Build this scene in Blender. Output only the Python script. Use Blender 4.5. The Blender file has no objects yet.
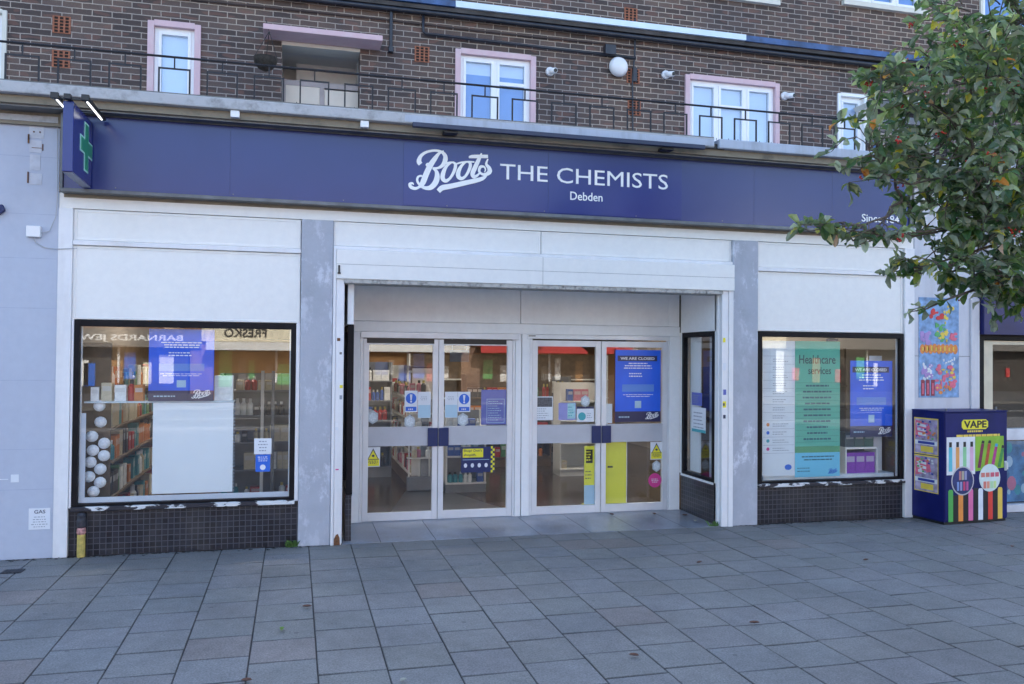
import bpy, math, random
from mathutils import Vector, Matrix
R = math.radians
random.seed(7)
sc = bpy.context.scene
col = sc.collection

# ------------------------------------------------------------------ camera, light, exposure
FPX, YAW, PITCH, ROLL = 834.54, 0.254606, 0.0177955, 0.00858
CAM = Vector((0.0, -8.374, 1.85))
cy, sy, cp, sp = math.cos(YAW), math.sin(YAW), math.cos(PITCH), math.sin(PITCH)
fw = Vector((sy*cp, cy*cp, sp)); rt = Vector((cy, -sy, 0)); up = rt.cross(fw)
cr, sr = math.cos(ROLL), math.sin(ROLL)
rt2 = cr*rt + sr*up; up2 = -sr*rt + cr*up
cd = bpy.data.cameras.new('camera'); cam = bpy.data.objects.new('camera', cd); col.objects.link(cam)
mat4 = Matrix((rt2, up2, -fw)).transposed().to_4x4(); mat4.translation = CAM
cam.matrix_world = mat4
cd.sensor_width = 36; cd.lens = FPX*36/1024; cd.clip_end = 500; cd.clip_start = 0.05
sc.camera = cam

SUN_EL, SUN_AZ = R(33), R(14)
w = bpy.data.worlds.new('World'); sc.world = w; w.use_nodes = True
nt = w.node_tree; bg = nt.nodes['Background']; sk = nt.nodes.new('ShaderNodeTexSky')
sk.sky_type = 'NISHITA'; sk.sun_disc = False; sk.sun_elevation = SUN_EL; sk.sun_rotation = SUN_AZ
sk.air_density = 1.0; sk.dust_density = 2.0; sk.ozone_density = 1.0
nt.links.new(sk.outputs[0], bg.inputs[0]); bg.inputs[1].default_value = 0.15
sl = bpy.data.lights.new('sun', 'SUN'); sl.energy = 4.5; sl.angle = R(0.5); sl.color = (1.0, 0.95, 0.87)
so = bpy.data.objects.new('sun', sl); col.objects.link(so)
sv = Vector((math.sin(SUN_AZ)*math.cos(SUN_EL), math.cos(SUN_AZ)*math.cos(SUN_EL), math.sin(SUN_EL)))
so.rotation_euler = sv.to_track_quat('Z', 'Y').to_euler(); so.location = (0, 0, 30)
sc.view_settings.view_transform = 'Standard'; sc.view_settings.look = 'None'
sc.view_settings.gamma = 1; sc.view_settings.exposure = 2.02
sc.render.engine = 'CYCLES'
sc.cycles.use_denoising = True
sc.cycles.max_bounces = 10; sc.cycles.transparent_max_bounces = 16; sc.cycles.diffuse_bounces = 5
sc.cycles.sample_clamp_indirect = 6

# ------------------------------------------------------------------ mesh helper
class MB:
    def __init__(s): s.V = []; s.F = []; s.I = []; s.C = []
    def face(s, pts, mi=0, c=None):
        n = len(s.V); s.V += [tuple(p) for p in pts]; s.F.append(tuple(range(n, n+len(pts)))); s.I.append(mi); s.C.append(c); return s
    def box(s, x0, x1, y0, y1, z0, z1, mi=0, c=None):
        if x0 > x1: x0, x1 = x1, x0
        if y0 > y1: y0, y1 = y1, y0
        if z0 > z1: z0, z1 = z1, z0
        n = len(s.V)
        s.V += [(x0,y0,z0),(x1,y0,z0),(x1,y1,z0),(x0,y1,z0),(x0,y0,z1),(x1,y0,z1),(x1,y1,z1),(x0,y1,z1)]
        for f in ((0,3,2,1),(4,5,6,7),(0,1,5,4),(1,2,6,5),(2,3,7,6),(3,0,4,7)):
            s.F.append(tuple(n+i for i in f)); s.I.append(mi); s.C.append(c)
        return s
    def tube(s, pts, r, n=10, mi=0, caps=True, c=None):
        pts = [Vector(p) for p in pts]; rs = r if isinstance(r, (list, tuple)) else [r]*len(pts)
        base = len(s.V); prev = None
        for i, p in enumerate(pts):
            a = pts[max(i-1, 0)]; b = pts[min(i+1, len(pts)-1)]; d = (b-a)
            d = d.normalized() if d.length > 1e-9 else Vector((0,0,1))
            if prev is None:
                u = d.cross(Vector((0,0,1)))
                if u.length < .05: u = d.cross(Vector((1,0,0)))
            else: u = prev - d*prev.dot(d)
            u.normalize(); prev = u; v = d.cross(u)
            for k in range(n):
                t = 2*math.pi*k/n; s.V.append(tuple(p + (u*math.cos(t)+v*math.sin(t))*rs[i]))
        for i in range(len(pts)-1):
            for k in range(n):
                a = base+i*n+k; b = base+i*n+(k+1) % n
                s.F.append((a, b, b+n, a+n)); s.I.append(mi); s.C.append(c)
        if caps:
            s.F.append(tuple(base+k for k in range(n))[::-1]); s.I.append(mi); s.C.append(c)
            s.F.append(tuple(base+(len(pts)-1)*n+k for k in range(n))); s.I.append(mi); s.C.append(c)
        return s
    def lathe(s, prof, cx=0, cyy=0, cz=0, n=20, mi=0, axis='z'):
        base = len(s.V)
        for r, z in prof:
            for k in range(n):
                t = 2*math.pi*k/n
                if axis == 'z': s.V.append((cx+r*math.cos(t), cyy+r*math.sin(t), cz+z))
                else: s.V.append((cx+r*math.cos(t), cyy-z, cz+r*math.sin(t)))
        for i in range(len(prof)-1):
            for k in range(n):
                a = base+i*n+k; b = base+i*n+(k+1) % n
                s.F.append((a, b, b+n, a+n)); s.I.append(mi); s.C.append(None)
        s.F.append(tuple(base+k for k in range(n))[::-1]); s.I.append(mi); s.C.append(None)
        s.F.append(tuple(base+(len(prof)-1)*n+k for k in range(n))); s.I.append(mi); s.C.append(None)
        return s
    def prism(s, poly, y0, y1, mi=0):      # polygon in (x, z), from y0 (front) to y1
        n = len(s.V); m = len(poly)
        s.V += [(p[0], y0, p[1]) for p in poly] + [(p[0], y1, p[1]) for p in poly]
        s.F.append(tuple(range(n, n+m))); s.I.append(mi); s.C.append(None)
        s.F.append(tuple(range(n+m, n+2*m))[::-1]); s.I.append(mi); s.C.append(None)
        for k in range(m):
            a = n+k; b = n+(k+1) % m
            s.F.append((a, a+m, b+m, b)); s.I.append(mi); s.C.append(None)
        return s
    def disc(s, cx, cz, rx, rz, y0, y1, n=28, mi=0):
        return s.prism([(cx+rx*math.cos(2*math.pi*k/n), cz+rz*math.sin(2*math.pi*k/n)) for k in range(n)], y0, y1, mi)

WL = {}
def setp(o, label=None, cat=None, group=None, kind=None):
    if label: o['label'] = label
    if cat: o['category'] = cat
    if group: o['group'] = group
    if kind: o['kind'] = kind
    return o
def build(mb, name, mats, parent=None, label=None, cat=None, group=None, kind=None, smooth=False, bevel=0, origin=None):
    if not isinstance(mats, (list, tuple)): mats = [mats]
    xs = [v[0] for v in mb.V]; ys = [v[1] for v in mb.V]; zs = [v[2] for v in mb.V]
    c = Vector(origin) if origin else Vector(((min(xs)+max(xs))/2, (min(ys)+max(ys))/2, min(zs)))
    me = bpy.data.meshes.new(name)
    me.from_pydata([tuple(Vector(v)-c) for v in mb.V], [], mb.F)
    for m in mats: me.materials.append(m)
    me.polygons.foreach_set('material_index', mb.I)
    if any(x is not None for x in mb.C):
        at = me.color_attributes.new('tint', 'FLOAT_COLOR', 'CORNER')
        buf = []
        for p, cc in zip(me.polygons, mb.C):
            cc = cc or (1, 1, 1)
            buf += list(cc[:3])+[1.0] if p.loop_total == 1 else (list(cc[:3])+[1.0])*p.loop_total
        at.data.foreach_set('color', buf)
    if smooth: me.polygons.foreach_set('use_smooth', [True]*len(me.polygons))
    me.update()
    o = bpy.data.objects.new(name, me); col.objects.link(o)
    if parent is not None:
        o.parent = parent; o.location = c - WL[parent]
    else: o.location = c
    WL[o] = c
    if bevel:
        b = o.modifiers.new('bevel', 'BEVEL'); b.width = bevel; b.segments = 2; b.limit_method = 'ANGLE'; b.angle_limit = R(40)
    return setp(o, label, cat, group, kind)
def thing(name, label, cat, loc=(0, 0, 0), group=None):
    o = bpy.data.objects.new(name, None); col.objects.link(o); o.empty_display_size = .1
    o.location = loc; WL[o] = Vector(loc); return setp(o, label, cat, group)
def place(o, loc, rz=0):
    o.location = loc; o.rotation_euler = (0, 0, rz)
def copy_tree(o, parent=None):
    c = o.copy(); col.objects.link(c)
    if parent is not None: c.parent = parent
    for ch in list(o.children): copy_tree(ch, c)
    return c

# ------------------------------------------------------------------ materials
def nodes(name):
    m = bpy.data.materials.new(name); m.use_nodes = True
    return m, m.node_tree, m.node_tree.nodes['Principled BSDF']
def M(name, c, rough=.55, metal=0, nz=.12, ns=6, bump=0, bs=150, spec=.5, fine=0):
    m, t, p = nodes(name)
    p.inputs['Roughness'].default_value = rough; p.inputs['Metallic'].default_value = metal
    p.inputs['Specular IOR Level'].default_value = spec
    tc = t.nodes.new('ShaderNodeTexCoord')
    no = t.nodes.new('ShaderNodeTexNoise'); no.inputs['Scale'].default_value = ns; no.inputs['Detail'].default_value = 6
    t.links.new(tc.outputs['Object'], no.inputs['Vector'])
    mx = t.nodes.new('ShaderNodeMix'); mx.data_type = 'RGBA'
    mr = t.nodes.new('ShaderNodeMapRange'); mr.inputs[1].default_value = .3; mr.inputs[2].default_value = .7
    t.links.new(no.outputs[0], mr.inputs[0]); t.links.new(mr.outputs[0], mx.inputs[0])
    mx.inputs[6].default_value = [min(1, x*(1-nz)) for x in c]+[1]; mx.inputs[7].default_value = [min(1, x*(1+nz)) for x in c]+[1]
    out = mx.outputs[2]
    t.links.new(out, p.inputs['Base Color'])
    if bump:
        n2 = t.nodes.new('ShaderNodeTexNoise'); n2.inputs['Scale'].default_value = bs; n2.inputs['Detail'].default_value = 3
        t.links.new(tc.outputs['Object'], n2.inputs['Vector'])
        b = t.nodes.new('ShaderNodeBump'); b.inputs['Strength'].default_value = bump; b.inputs['Distance'].default_value = .004
        t.links.new(n2.outputs[0], b.inputs['Height']); t.links.new(b.outputs[0], p.inputs['Normal'])
    return m
def ramp(t, src, stops):
    r = t.nodes.new('ShaderNodeValToRGB'); e = r.color_ramp.elements
    e[0].position, e[0].color = stops[0][0], (*stops[0][1], 1); e[1].position, e[1].color = stops[-1][0], (*stops[-1][1], 1)
    for p_, c_ in stops[1:-1]:
        x = e.new(p_); x.color = (*c_, 1)
    t.links.new(src, r.inputs[0]); return r.outputs[0]
def mixc(t, f, a, b, mode='MIX'):
    x = t.nodes.new('ShaderNodeMix'); x.data_type = 'RGBA'; x.blend_type = mode
    for s_, v in ((x.inputs[0], f), (x.inputs[6], a), (x.inputs[7], b)):
        if isinstance(v, (int, float)): s_.default_value = v
        elif isinstance(v, tuple): s_.default_value = (*v, 1) if len(v) == 3 else v
        else: t.links.new(v, s_)
    return x.outputs[2]
def noise(t, vec, scale, detail=5, rough=.55):
    n = t.nodes.new('ShaderNodeTexNoise'); n.inputs['Scale'].default_value = scale; n.inputs['Detail'].default_value = detail
    n.inputs['Roughness'].default_value = rough; t.links.new(vec, n.inputs['Vector']); return n.outputs[0]
def mapv(t, vec, scale=(1, 1, 1), loc=(0, 0, 0), rot=(0, 0, 0)):
    n = t.nodes.new('ShaderNodeMapping'); n.inputs['Scale'].default_value = scale; n.inputs['Location'].default_value = loc
    n.inputs['Rotation'].default_value = rot
    t.links.new(vec, n.inputs['Vector']); return n.outputs[0]
def pos(t): return t.nodes.new('ShaderNodeNewGeometry').outputs['Position']
def bumpn(t, p, h, strength=.5, dist=.01, inv=False):
    b = t.nodes.new('ShaderNodeBump'); b.inputs['Strength'].default_value = strength; b.inputs['Distance'].default_value = dist; b.invert = inv
    t.links.new(h, b.inputs['Height']); t.links.new(b.outputs[0], p.inputs['Normal'])
def math_(t, op, a, b=None):
    n = t.nodes.new('ShaderNodeMath'); n.operation = op
    for s_, v in ((n.inputs[0], a), (n.inputs[1], b)):
        if v is None: continue
        if isinstance(v, (int, float)): s_.default_value = v
        else: t.links.new(v, s_)
    return n.outputs[0]

def brick_mat(name, c1, c2, mortar, axis='x', bw=.225, rh=.075, ms=.011):
    m, t, p = nodes(name); P = pos(t)
    sx = t.nodes.new('ShaderNodeSeparateXYZ'); t.links.new(P, sx.inputs[0])
    cb = t.nodes.new('ShaderNodeCombineXYZ')
    t.links.new(math_(t, 'ADD', sx.outputs[0], sx.outputs[1]), cb.inputs[0]); t.links.new(sx.outputs[2], cb.inputs[1])
    wob = noise(t, P, 9, 2)
    cb2 = t.nodes.new('ShaderNodeVectorMath'); cb2.operation = 'ADD'
    wv = t.nodes.new('ShaderNodeCombineXYZ'); wm = math_(t, 'MULTIPLY', math_(t, 'SUBTRACT', wob, .5), .012)
    t.links.new(wm, wv.inputs[0]); t.links.new(wm, wv.inputs[1]); t.links.new(cb.outputs[0], cb2.inputs[0]); t.links.new(wv.outputs[0], cb2.inputs[1])
    b = t.nodes.new('ShaderNodeTexBrick'); t.links.new(cb2.outputs[0], b.inputs['Vector'])
    b.inputs['Scale'].default_value = 1; b.inputs['Brick Width'].default_value = bw; b.inputs['Row Height'].default_value = rh
    b.inputs['Mortar Size'].default_value = ms/2+.001; b.inputs['Mortar Smooth'].default_value = .25; b.inputs['Bias'].default_value = -.1
    b.inputs['Color1'].default_value = (*c1, 1); b.inputs['Color2'].default_value = (*c2, 1)
    b.inputs['Mortar'].default_value = (*mortar, 1)
    big = ramp(t, noise(t, P, .9, 4), [(.35, (.78, .78, .85)), (.65, (1.18, 1.1, 1.04))])
    c = mixc(t, 1.0, b.outputs['Color'], big, 'MULTIPLY')
    fine = ramp(t, noise(t, P, 60, 4, .7), [(.3, (.72, .72, .72)), (.7, (1.25, 1.25, 1.25))])
    c = mixc(t, .8, c, fine, 'MULTIPLY')
    red = ramp(t, noise(t, mapv(t, cb2.outputs[0], (4.44, 13.33, 1)), 1.0, 0), [(.64, (0, 0, 0)), (.67, (1, 1, 1))])
    inv = math_(t, 'SUBTRACT', 1.0, b.outputs['Fac'])
    c = mixc(t, math_(t, 'MULTIPLY', math_(t, 'MULTIPLY', red, inv), .35), c, (.21, .10, .075))
    t.links.new(c, p.inputs['Base Color']); p.inputs['Roughness'].default_value = .85
    h = math_(t, 'ADD', math_(t, 'MULTIPLY', b.outputs['Fac'], -1.0), math_(t, 'MULTIPLY', noise(t, P, 90, 3), .35))
    bumpn(t, p, h, .8, .006)
    return m
def painted(name, c, dirt=(.35, .31, .26), amount=.25, rough=.45, scuff=None, bump=.25, streak=True, dscale=1.0):
    m, t, p = nodes(name); P = pos(t)
    n1 = noise(t, mapv(t, P, (2.2*dscale, 2.2*dscale, (.35 if streak else 2.2)*dscale)), 1.6, 7, .65)
    f = ramp(t, n1, [(.48, (0, 0, 0)), (.82, (1, 1, 1))])
    cc = mixc(t, math_(t, 'MULTIPLY', f, amount), c, dirt)
    n3 = noise(t, P, 14, 5, .6); cc = mixc(t, .5, cc, ramp(t, n3, [(.3, (.93, .93, .94)), (.7, (1.05, 1.05, 1.04))]), 'MULTIPLY')
    if scuff:
        s_ = ramp(t, noise(t, mapv(t, P, (1, 1, .55)), 7, 8, .75), [(.52, (0, 0, 0)), (.60, (1, 1, 1))])
        big = ramp(t, noise(t, P, 1.3, 2), [(.36, (0, 0, 0)), (.62, (1, 1, 1))])
        cc = mixc(t, math_(t, 'MULTIPLY', math_(t, 'MULTIPLY', s_, big), .8), cc, scuff)
    t.links.new(cc, p.inputs['Base Color']); p.inputs['Roughness'].default_value = rough
    bumpn(t, p, noise(t, P, 45, 6, .6), bump, .003)
    return m

BRICK = brick_mat('brown_brick', (.062, .048, .045), (.135, .098, .082), (.37, .33, .285))
PINKBR = painted('brick_jamb_paint', (.30, .22, .19), amount=.3, streak=False)
WHITE = painted('white_panel_paint', (.82, .81, .785), (.56, .54, .50), .10, .45, bump=.06)
WHITE2 = painted('white_trim_paint', (.78, .78, .80), (.42, .38, .34), .38, .4)
BLUEWALL = painted('pale_blue_wall_paint', (.46, .50, .60), (.40, .42, .50), .35, .6, bump=.3)
ROUGH = painted('grey_render', (.42, .44, .50), (.27, .28, .31), .6, .8, scuff=(.68, .70, .77), bump=.7, streak=False)
SLABM = painted('slab_edge_concrete', (.44, .45, .47), (.12, .115, .11), .9, .8, bump=.8, streak=False, dscale=2.2)
SLABP = painted('slab_edge_painted', (.44, .49, .58), (.20, .20, .21), .6, .7, bump=.4, dscale=2)
SOFF = painted('weathered_timber_bearer', (.25, .22, .17), (.05, .045, .04), .9, .85, bump=.6, streak=False)
GREYTRIM = M('grey_metal_trim', (.14, .15, .16), .45, .3, .2, 8)
BLACKF = M('black_frame_paint', (.010, .009, .011), .5, 0, .3, 12, .1, 60, .15)
ALU = M('satin_aluminium', (.68, .70, .73), .38, .2, .07, 5)
ALUD = M('midrail_aluminium', (.46, .48, .53), .45, .1, .06, 5)
CREAMW = painted('recess_painted_wood', (.82, .83, .84), (.50, .46, .42), .15, .5, bump=.08)
NAVY = M('navy_sign_panel', (.020, .033, .165), .22, 0, .05, 2)
NAVY2 = M('navy_sign_panel_raised', (.014, .024, .175), .2, 0, .04, 2)
NAVYD = M('navy_handle_plastic', (.007, .020, .105), .5, 0, .06, 8)
LETW = M('white_lettering', (.86, .87, .88), .4, 0, .02, 5)
BLK = M('black_plastic', (.012, .012, .013), .4, 0, .2, 10)
IRON = M('black_painted_iron', (.014, .015, .020), .45, .2, .4, 30, .15, 90)
PIPE = M('dark_pipe_paint', (.018, .021, .032), .4, 0, .3, 12)
PINK = painted('pink_surround_paint', (.60, .42, .46), (.62, .58, .58), .5, .6, streak=False, dscale=2)
CREAMP = painted('cream_surround_paint', (.62, .61, .55), (.45, .42, .36), .3, .6)
UPVC = M('white_upvc', (.80, .81, .83), .28, 0, .02, 4)
TERRA = M('terracotta', (.30, .11, .06), .8, 0, .25, 30, .3, 90)
TERRAD = M('vent_hole', (.02, .012, .01), .9)
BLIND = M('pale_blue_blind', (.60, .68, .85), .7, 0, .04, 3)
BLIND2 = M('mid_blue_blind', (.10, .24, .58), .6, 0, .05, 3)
CAPW = M('pale_blue_coping', (.62, .74, .85), .5, 0, .06, 3)
CAPB = M('dark_blue_coping', (.035, .085, .22), .45, 0, .5, 5)
TIMB = painted('grey_recess_plaster', (.60, .60, .61), (.4, .4, .4), .1, .7)
BEIGE = M('beige_door', (.60, .54, .47), .6, 0, .06, 3)
PAPER = M('white_paper', (.72, .75, .80), .6, 0, .03, 9)
PAPERB = M('pale_blue_paper', (.42, .60, .72), .6, 0, .03, 9)
BARG = M('grey_print', (.28, .31, .37), .6, 0, .03)
BARD = M('dark_print', (.04, .05, .09), .6, 0, .03)
SIGNB = M('signal_blue', (.015, .13, .62), .4, 0, .04)
POSTB = M('poster_blue', (.010, .12, .74), .35, 0, .10, 4)
POSTB2 = M('poster_pale_blue', (.10, .26, .70), .4, 0, .05, 4)
POSTN = M('poster_navy', (.012, .018, .085), .35, 0, .06, 4)
PURB = M('violet_blue_poster', (.10, .13, .46), .4, 0, .1, 6)
YEL = M('yellow_board', (.80, .76, .05), .5, 0, .06, 4)
YELS = M('yellow_sticker', (.80, .72, .03), .45, 0, .04, 4)
PINKS = M('pink_sticker', (.62, .05, .26), .45, 0, .04, 4)
TEAL = M('teal_print', (.05, .36, .42), .5, 0, .05)
FROST = M('frosted_film', (.62, .66, .74), .5, 0, .04, 4)
WBOARD = M('white_back_board', (.84, .87, .90), .55, 0, .03, 2)
GRN1 = M('teal_green_poster', (.09, .44, .32), .45, 0, .06, 3)
GRN2 = M('leaf_green_poster', (.09, .34, .15), .45, 0, .06, 3)
CYN = M('sky_blue_poster', (.15, .55, .75), .45, 0, .05, 3)
PLAINP = M('pale_grey_poster', (.72, .76, .80), .5, 0, .05, 4)
CROSSG = M('pharmacy_green', (.01, .25, .12), .35, 0, .05, 8)
CROSSW = M('mint_outline', (.45, .80, .70), .4, 0, .03, 8)
RUST = M('rusted_metal', (.16, .07, .03), .85, 0, .5, 40, .5, 120)
WOODW = M('warm_wood_wall', (.34, .17, .06), .5, 0, .18, 2)
IFLOOR = M('brown_vinyl_floor', (.062, .046, .036), .2, 0, .15, 3)
IFLG = M('grey_vinyl_floor', (.085, .085, .09), .28, 0, .12, 3)
IWALL = M('interior_beige_wall', (.22, .18, .14), .7, 0, .08, 2)
ICEIL = M('interior_ceiling', (.12, .10, .09), .8, 0, .06, 2)
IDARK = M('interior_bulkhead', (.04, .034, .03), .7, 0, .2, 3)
SHW = M('white_shelf_steel', (.76, .75, .72), .4, .1, .04, 4)
SHB = M('brown_shelf_wood', (.13, .085, .05), .55, 0, .25, 8)
SHG = M('grey_shelf_steel', (.20, .21, .23), .4, .4, .1, 6)

def emis(name, c, s_):
    m, t, p = nodes(name); p.inputs['Base Color'].default_value = (*c, 1)
    p.inputs['Emission Color'].default_value = (*c, 1); p.inputs['Emission Strength'].default_value = s_; return m
LEDW = emis('lit_led_strip', (.95, .97, 1.0), 1.2)
CLAMP = emis('lit_ceiling_panel', (1.0, .92, .80), 11.0)

def glassmat(name, tint=(.965, .975, .975), f0=.045):
    m = bpy.data.materials.new(name); m.use_nodes = True; t = m.node_tree; t.nodes.clear()
    o = t.nodes.new('ShaderNodeOutputMaterial'); mx = t.nodes.new('ShaderNodeMixShader')
    tr = t.nodes.new('ShaderNodeBsdfTransparent'); tr.inputs[0].default_value = (*tint, 1)
    g = t.nodes.new('ShaderNodeBsdfGlossy'); g.inputs['Roughness'].default_value = .0; g.inputs[0].default_value = (1, 1, 1, 1)
    geo = t.nodes.new('ShaderNodeNewGeometry'); dt = t.nodes.new('ShaderNodeVectorMath'); dt.operation = 'DOT_PRODUCT'
    t.links.new(geo.outputs['Incoming'], dt.inputs[0]); t.links.new(geo.outputs['True Normal'], dt.inputs[1])
    c = math_(t, 'ABSOLUTE', dt.outputs['Value']); k = math_(t, 'POWER', math_(t, 'SUBTRACT', 1.0, c), 5.0)
    fac = math_(t, 'ADD', math_(t, 'MULTIPLY', k, 1-f0), f0)
    t.links.new(fac, mx.inputs[0]); t.links.new(tr.outputs[0], mx.inputs[1]); t.links.new(g.outputs[0], mx.inputs[2])
    t.links.new(mx.outputs[0], o.inputs[0]); return m
GLASS = glassmat('window_glass')
GLASSU = glassmat('upper_window_glass', (.93, .96, .98), .06)

def mosaic():
    m, t, p = nodes('black_mosaic_tile'); P = pos(t)
    sx = t.nodes.new('ShaderNodeSeparateXYZ'); t.links.new(P, sx.inputs[0]); cb = t.nodes.new('ShaderNodeCombineXYZ')
    t.links.new(math_(t, 'ADD', sx.outputs[0], sx.outputs[1]), cb.inputs[0]); t.links.new(sx.outputs[2], cb.inputs[1])
    b = t.nodes.new('ShaderNodeTexBrick'); b.offset = 0; t.links.new(cb.outputs[0], b.inputs['Vector'])
    b.inputs['Scale'].default_value = 1; b.inputs['Brick Width'].default_value = .053; b.inputs['Row Height'].default_value = .053
    b.inputs['Mortar Size'].default_value = .0035; b.inputs['Mortar Smooth'].default_value = .1
    b.inputs['Color1'].default_value = (.008, .008, .013, 1); b.inputs['Color2'].default_value = (.022, .022, .032, 1)
    b.inputs['Mortar'].default_value = (.075, .075, .09, 1)
    d = ramp(t, noise(t, P, 3, 5), [(.45, (0, 0, 0)), (.75, (1, 1, 1))])
    c = mixc(t, math_(t, 'MULTIPLY', d, .25), b.outputs['Color'], (.13, .12, .11))
    t.links.new(c, p.inputs['Base Color']); p.inputs['Roughness'].default_value = .3
    bumpn(t, p, b.outputs['Fac'], .5, .004, True); return m
MOS = mosaic()
def peeling():
    m, t, p = nodes('peeling_sill_paint'); P = pos(t)
    f = ramp(t, noise(t, mapv(t, P, (1, 1, 2.5)), 5.5, 6, .6), [(.50, (0, 0, 0)), (.53, (1, 1, 1))])
    t.links.new(mixc(t, f, (.02, .02, .03), (.66, .68, .70)), p.inputs['Base Color']); bumpn(t, p, f, .6, .004); return m
PEEL = peeling()
def paving(name, c, spec=.5, rough=.62):
    m, t, p = nodes(name); P = pos(t)
    at = t.nodes.new('ShaderNodeVertexColor'); at.layer_name = 'tint'
    cc = mixc(t, 1.0, c, at.outputs[0], 'MULTIPLY')
    n1 = ramp(t, noise(t, P, 75, 3, .9), [(.35, (.52, .52, .52)), (.65, (1.48, 1.48, 1.48))])
    cc = mixc(t, .8, cc, n1, 'MULTIPLY')
    n2 = ramp(t, noise(t, P, 1.1, 6, .6), [(.3, (.80, .80, .80)), (.7, (1.16, 1.16, 1.16))])
    cc = mixc(t, .9, cc, n2, 'MULTIPLY')
    n5 = ramp(t, noise(t, P, 9, 6, .7), [(.3, (.82, .82, .82)), (.7, (1.16, 1.16, 1.16))])
    cc = mixc(t, .9, cc, n5, 'MULTIPLY')
    v = t.nodes.new('ShaderNodeTexVoronoi'); v.inputs['Scale'].default_value = 5.5; v.inputs['Randomness'].default_value = 1
    t.links.new(P, v.inputs['Vector'])
    v2 = t.nodes.new('ShaderNodeTexWhiteNoise'); t.links.new(v.outputs['Color'], v2.inputs['Vector'])
    gum = math_(t, 'MULTIPLY', math_(t, 'LESS_THAN', v.outputs['Distance'], .085), math_(t, 'GREATER_THAN', v2.outputs[0], .74))
    cc = mixc(t, math_(t, 'MULTIPLY', gum, .5), cc, (.045, .045, .05))
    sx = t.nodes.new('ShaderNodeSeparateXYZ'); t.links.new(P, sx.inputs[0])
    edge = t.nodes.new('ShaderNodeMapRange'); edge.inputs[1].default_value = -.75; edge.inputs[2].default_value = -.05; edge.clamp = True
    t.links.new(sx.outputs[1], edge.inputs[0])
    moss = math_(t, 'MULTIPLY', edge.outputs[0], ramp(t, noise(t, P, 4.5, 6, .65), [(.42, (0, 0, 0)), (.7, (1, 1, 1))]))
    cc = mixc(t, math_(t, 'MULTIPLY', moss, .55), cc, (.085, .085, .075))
    t.links.new(cc, p.inputs['Base Color']); p.inputs['Roughness'].default_value = rough; p.inputs['Specular IOR Level'].default_value = spec
    bumpn(t, p, math_(t, 'ADD', noise(t, P, 260, 3), math_(t, 'MULTIPLY', noise(t, P, 30, 3), .4)), .45, .003); return m
PAVE = paving('concrete_paving', (.215, .211, .208))
TILE = paving('recess_slate_tile', (.26, .29, .35), .5, .3)
JOINT = M('joint_sand', (.035, .034, .034), .95, 0, .3, 20)
ASPH = M('asphalt', (.05, .05, .052), .9, 0, .2, 4, .4, 200)

# ------------------------------------------------------------------ text helpers (front faces -y)
def raw_text(s, bold=0, ext=.002):
    cu = bpy.data.curves.new('t', 'FONT'); cu.body = s; cu.size = 1; cu.offset = bold; cu.extrude = .001; cu.resolution_u = 3
    o = bpy.data.objects.new('t', cu); col.objects.link(o)
    dg = bpy.context.evaluated_depsgraph_get(); me = bpy.data.meshes.new_from_object(o.evaluated_get(dg))
    vs = [tuple(v.co) for v in me.vertices]; fs = [tuple(p.vertices) for p in me.polygons]
    bpy.data.objects.remove(o); bpy.data.curves.remove(cu); bpy.data.meshes.remove(me)
    return vs, fs
def text(s, name, x0, x1, z0, z1, y, mat, parent, bold=0, th=.002, flip=False):
    vs, fs = raw_text(s, bold)
    xs = [v[0] for v in vs]; ys = [v[1] for v in vs]; ax, bx, ay, by = min(xs), max(xs), min(ys), max(ys)
    mb = MB()
    for v in vs:
        X = x0+(v[0]-ax)/(bx-ax)*(x1-x0); Z = z0+(v[1]-ay)/(by-ay)*(z1-z0)
        Y = y-(th if v[2] > 0 else 0)
        mb.V.append((X, Y, Z))
    mb.F = fs; mb.I = [0]*len(fs); mb.C = [None]*len(fs)
    return build(mb, name, mat, parent)

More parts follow.
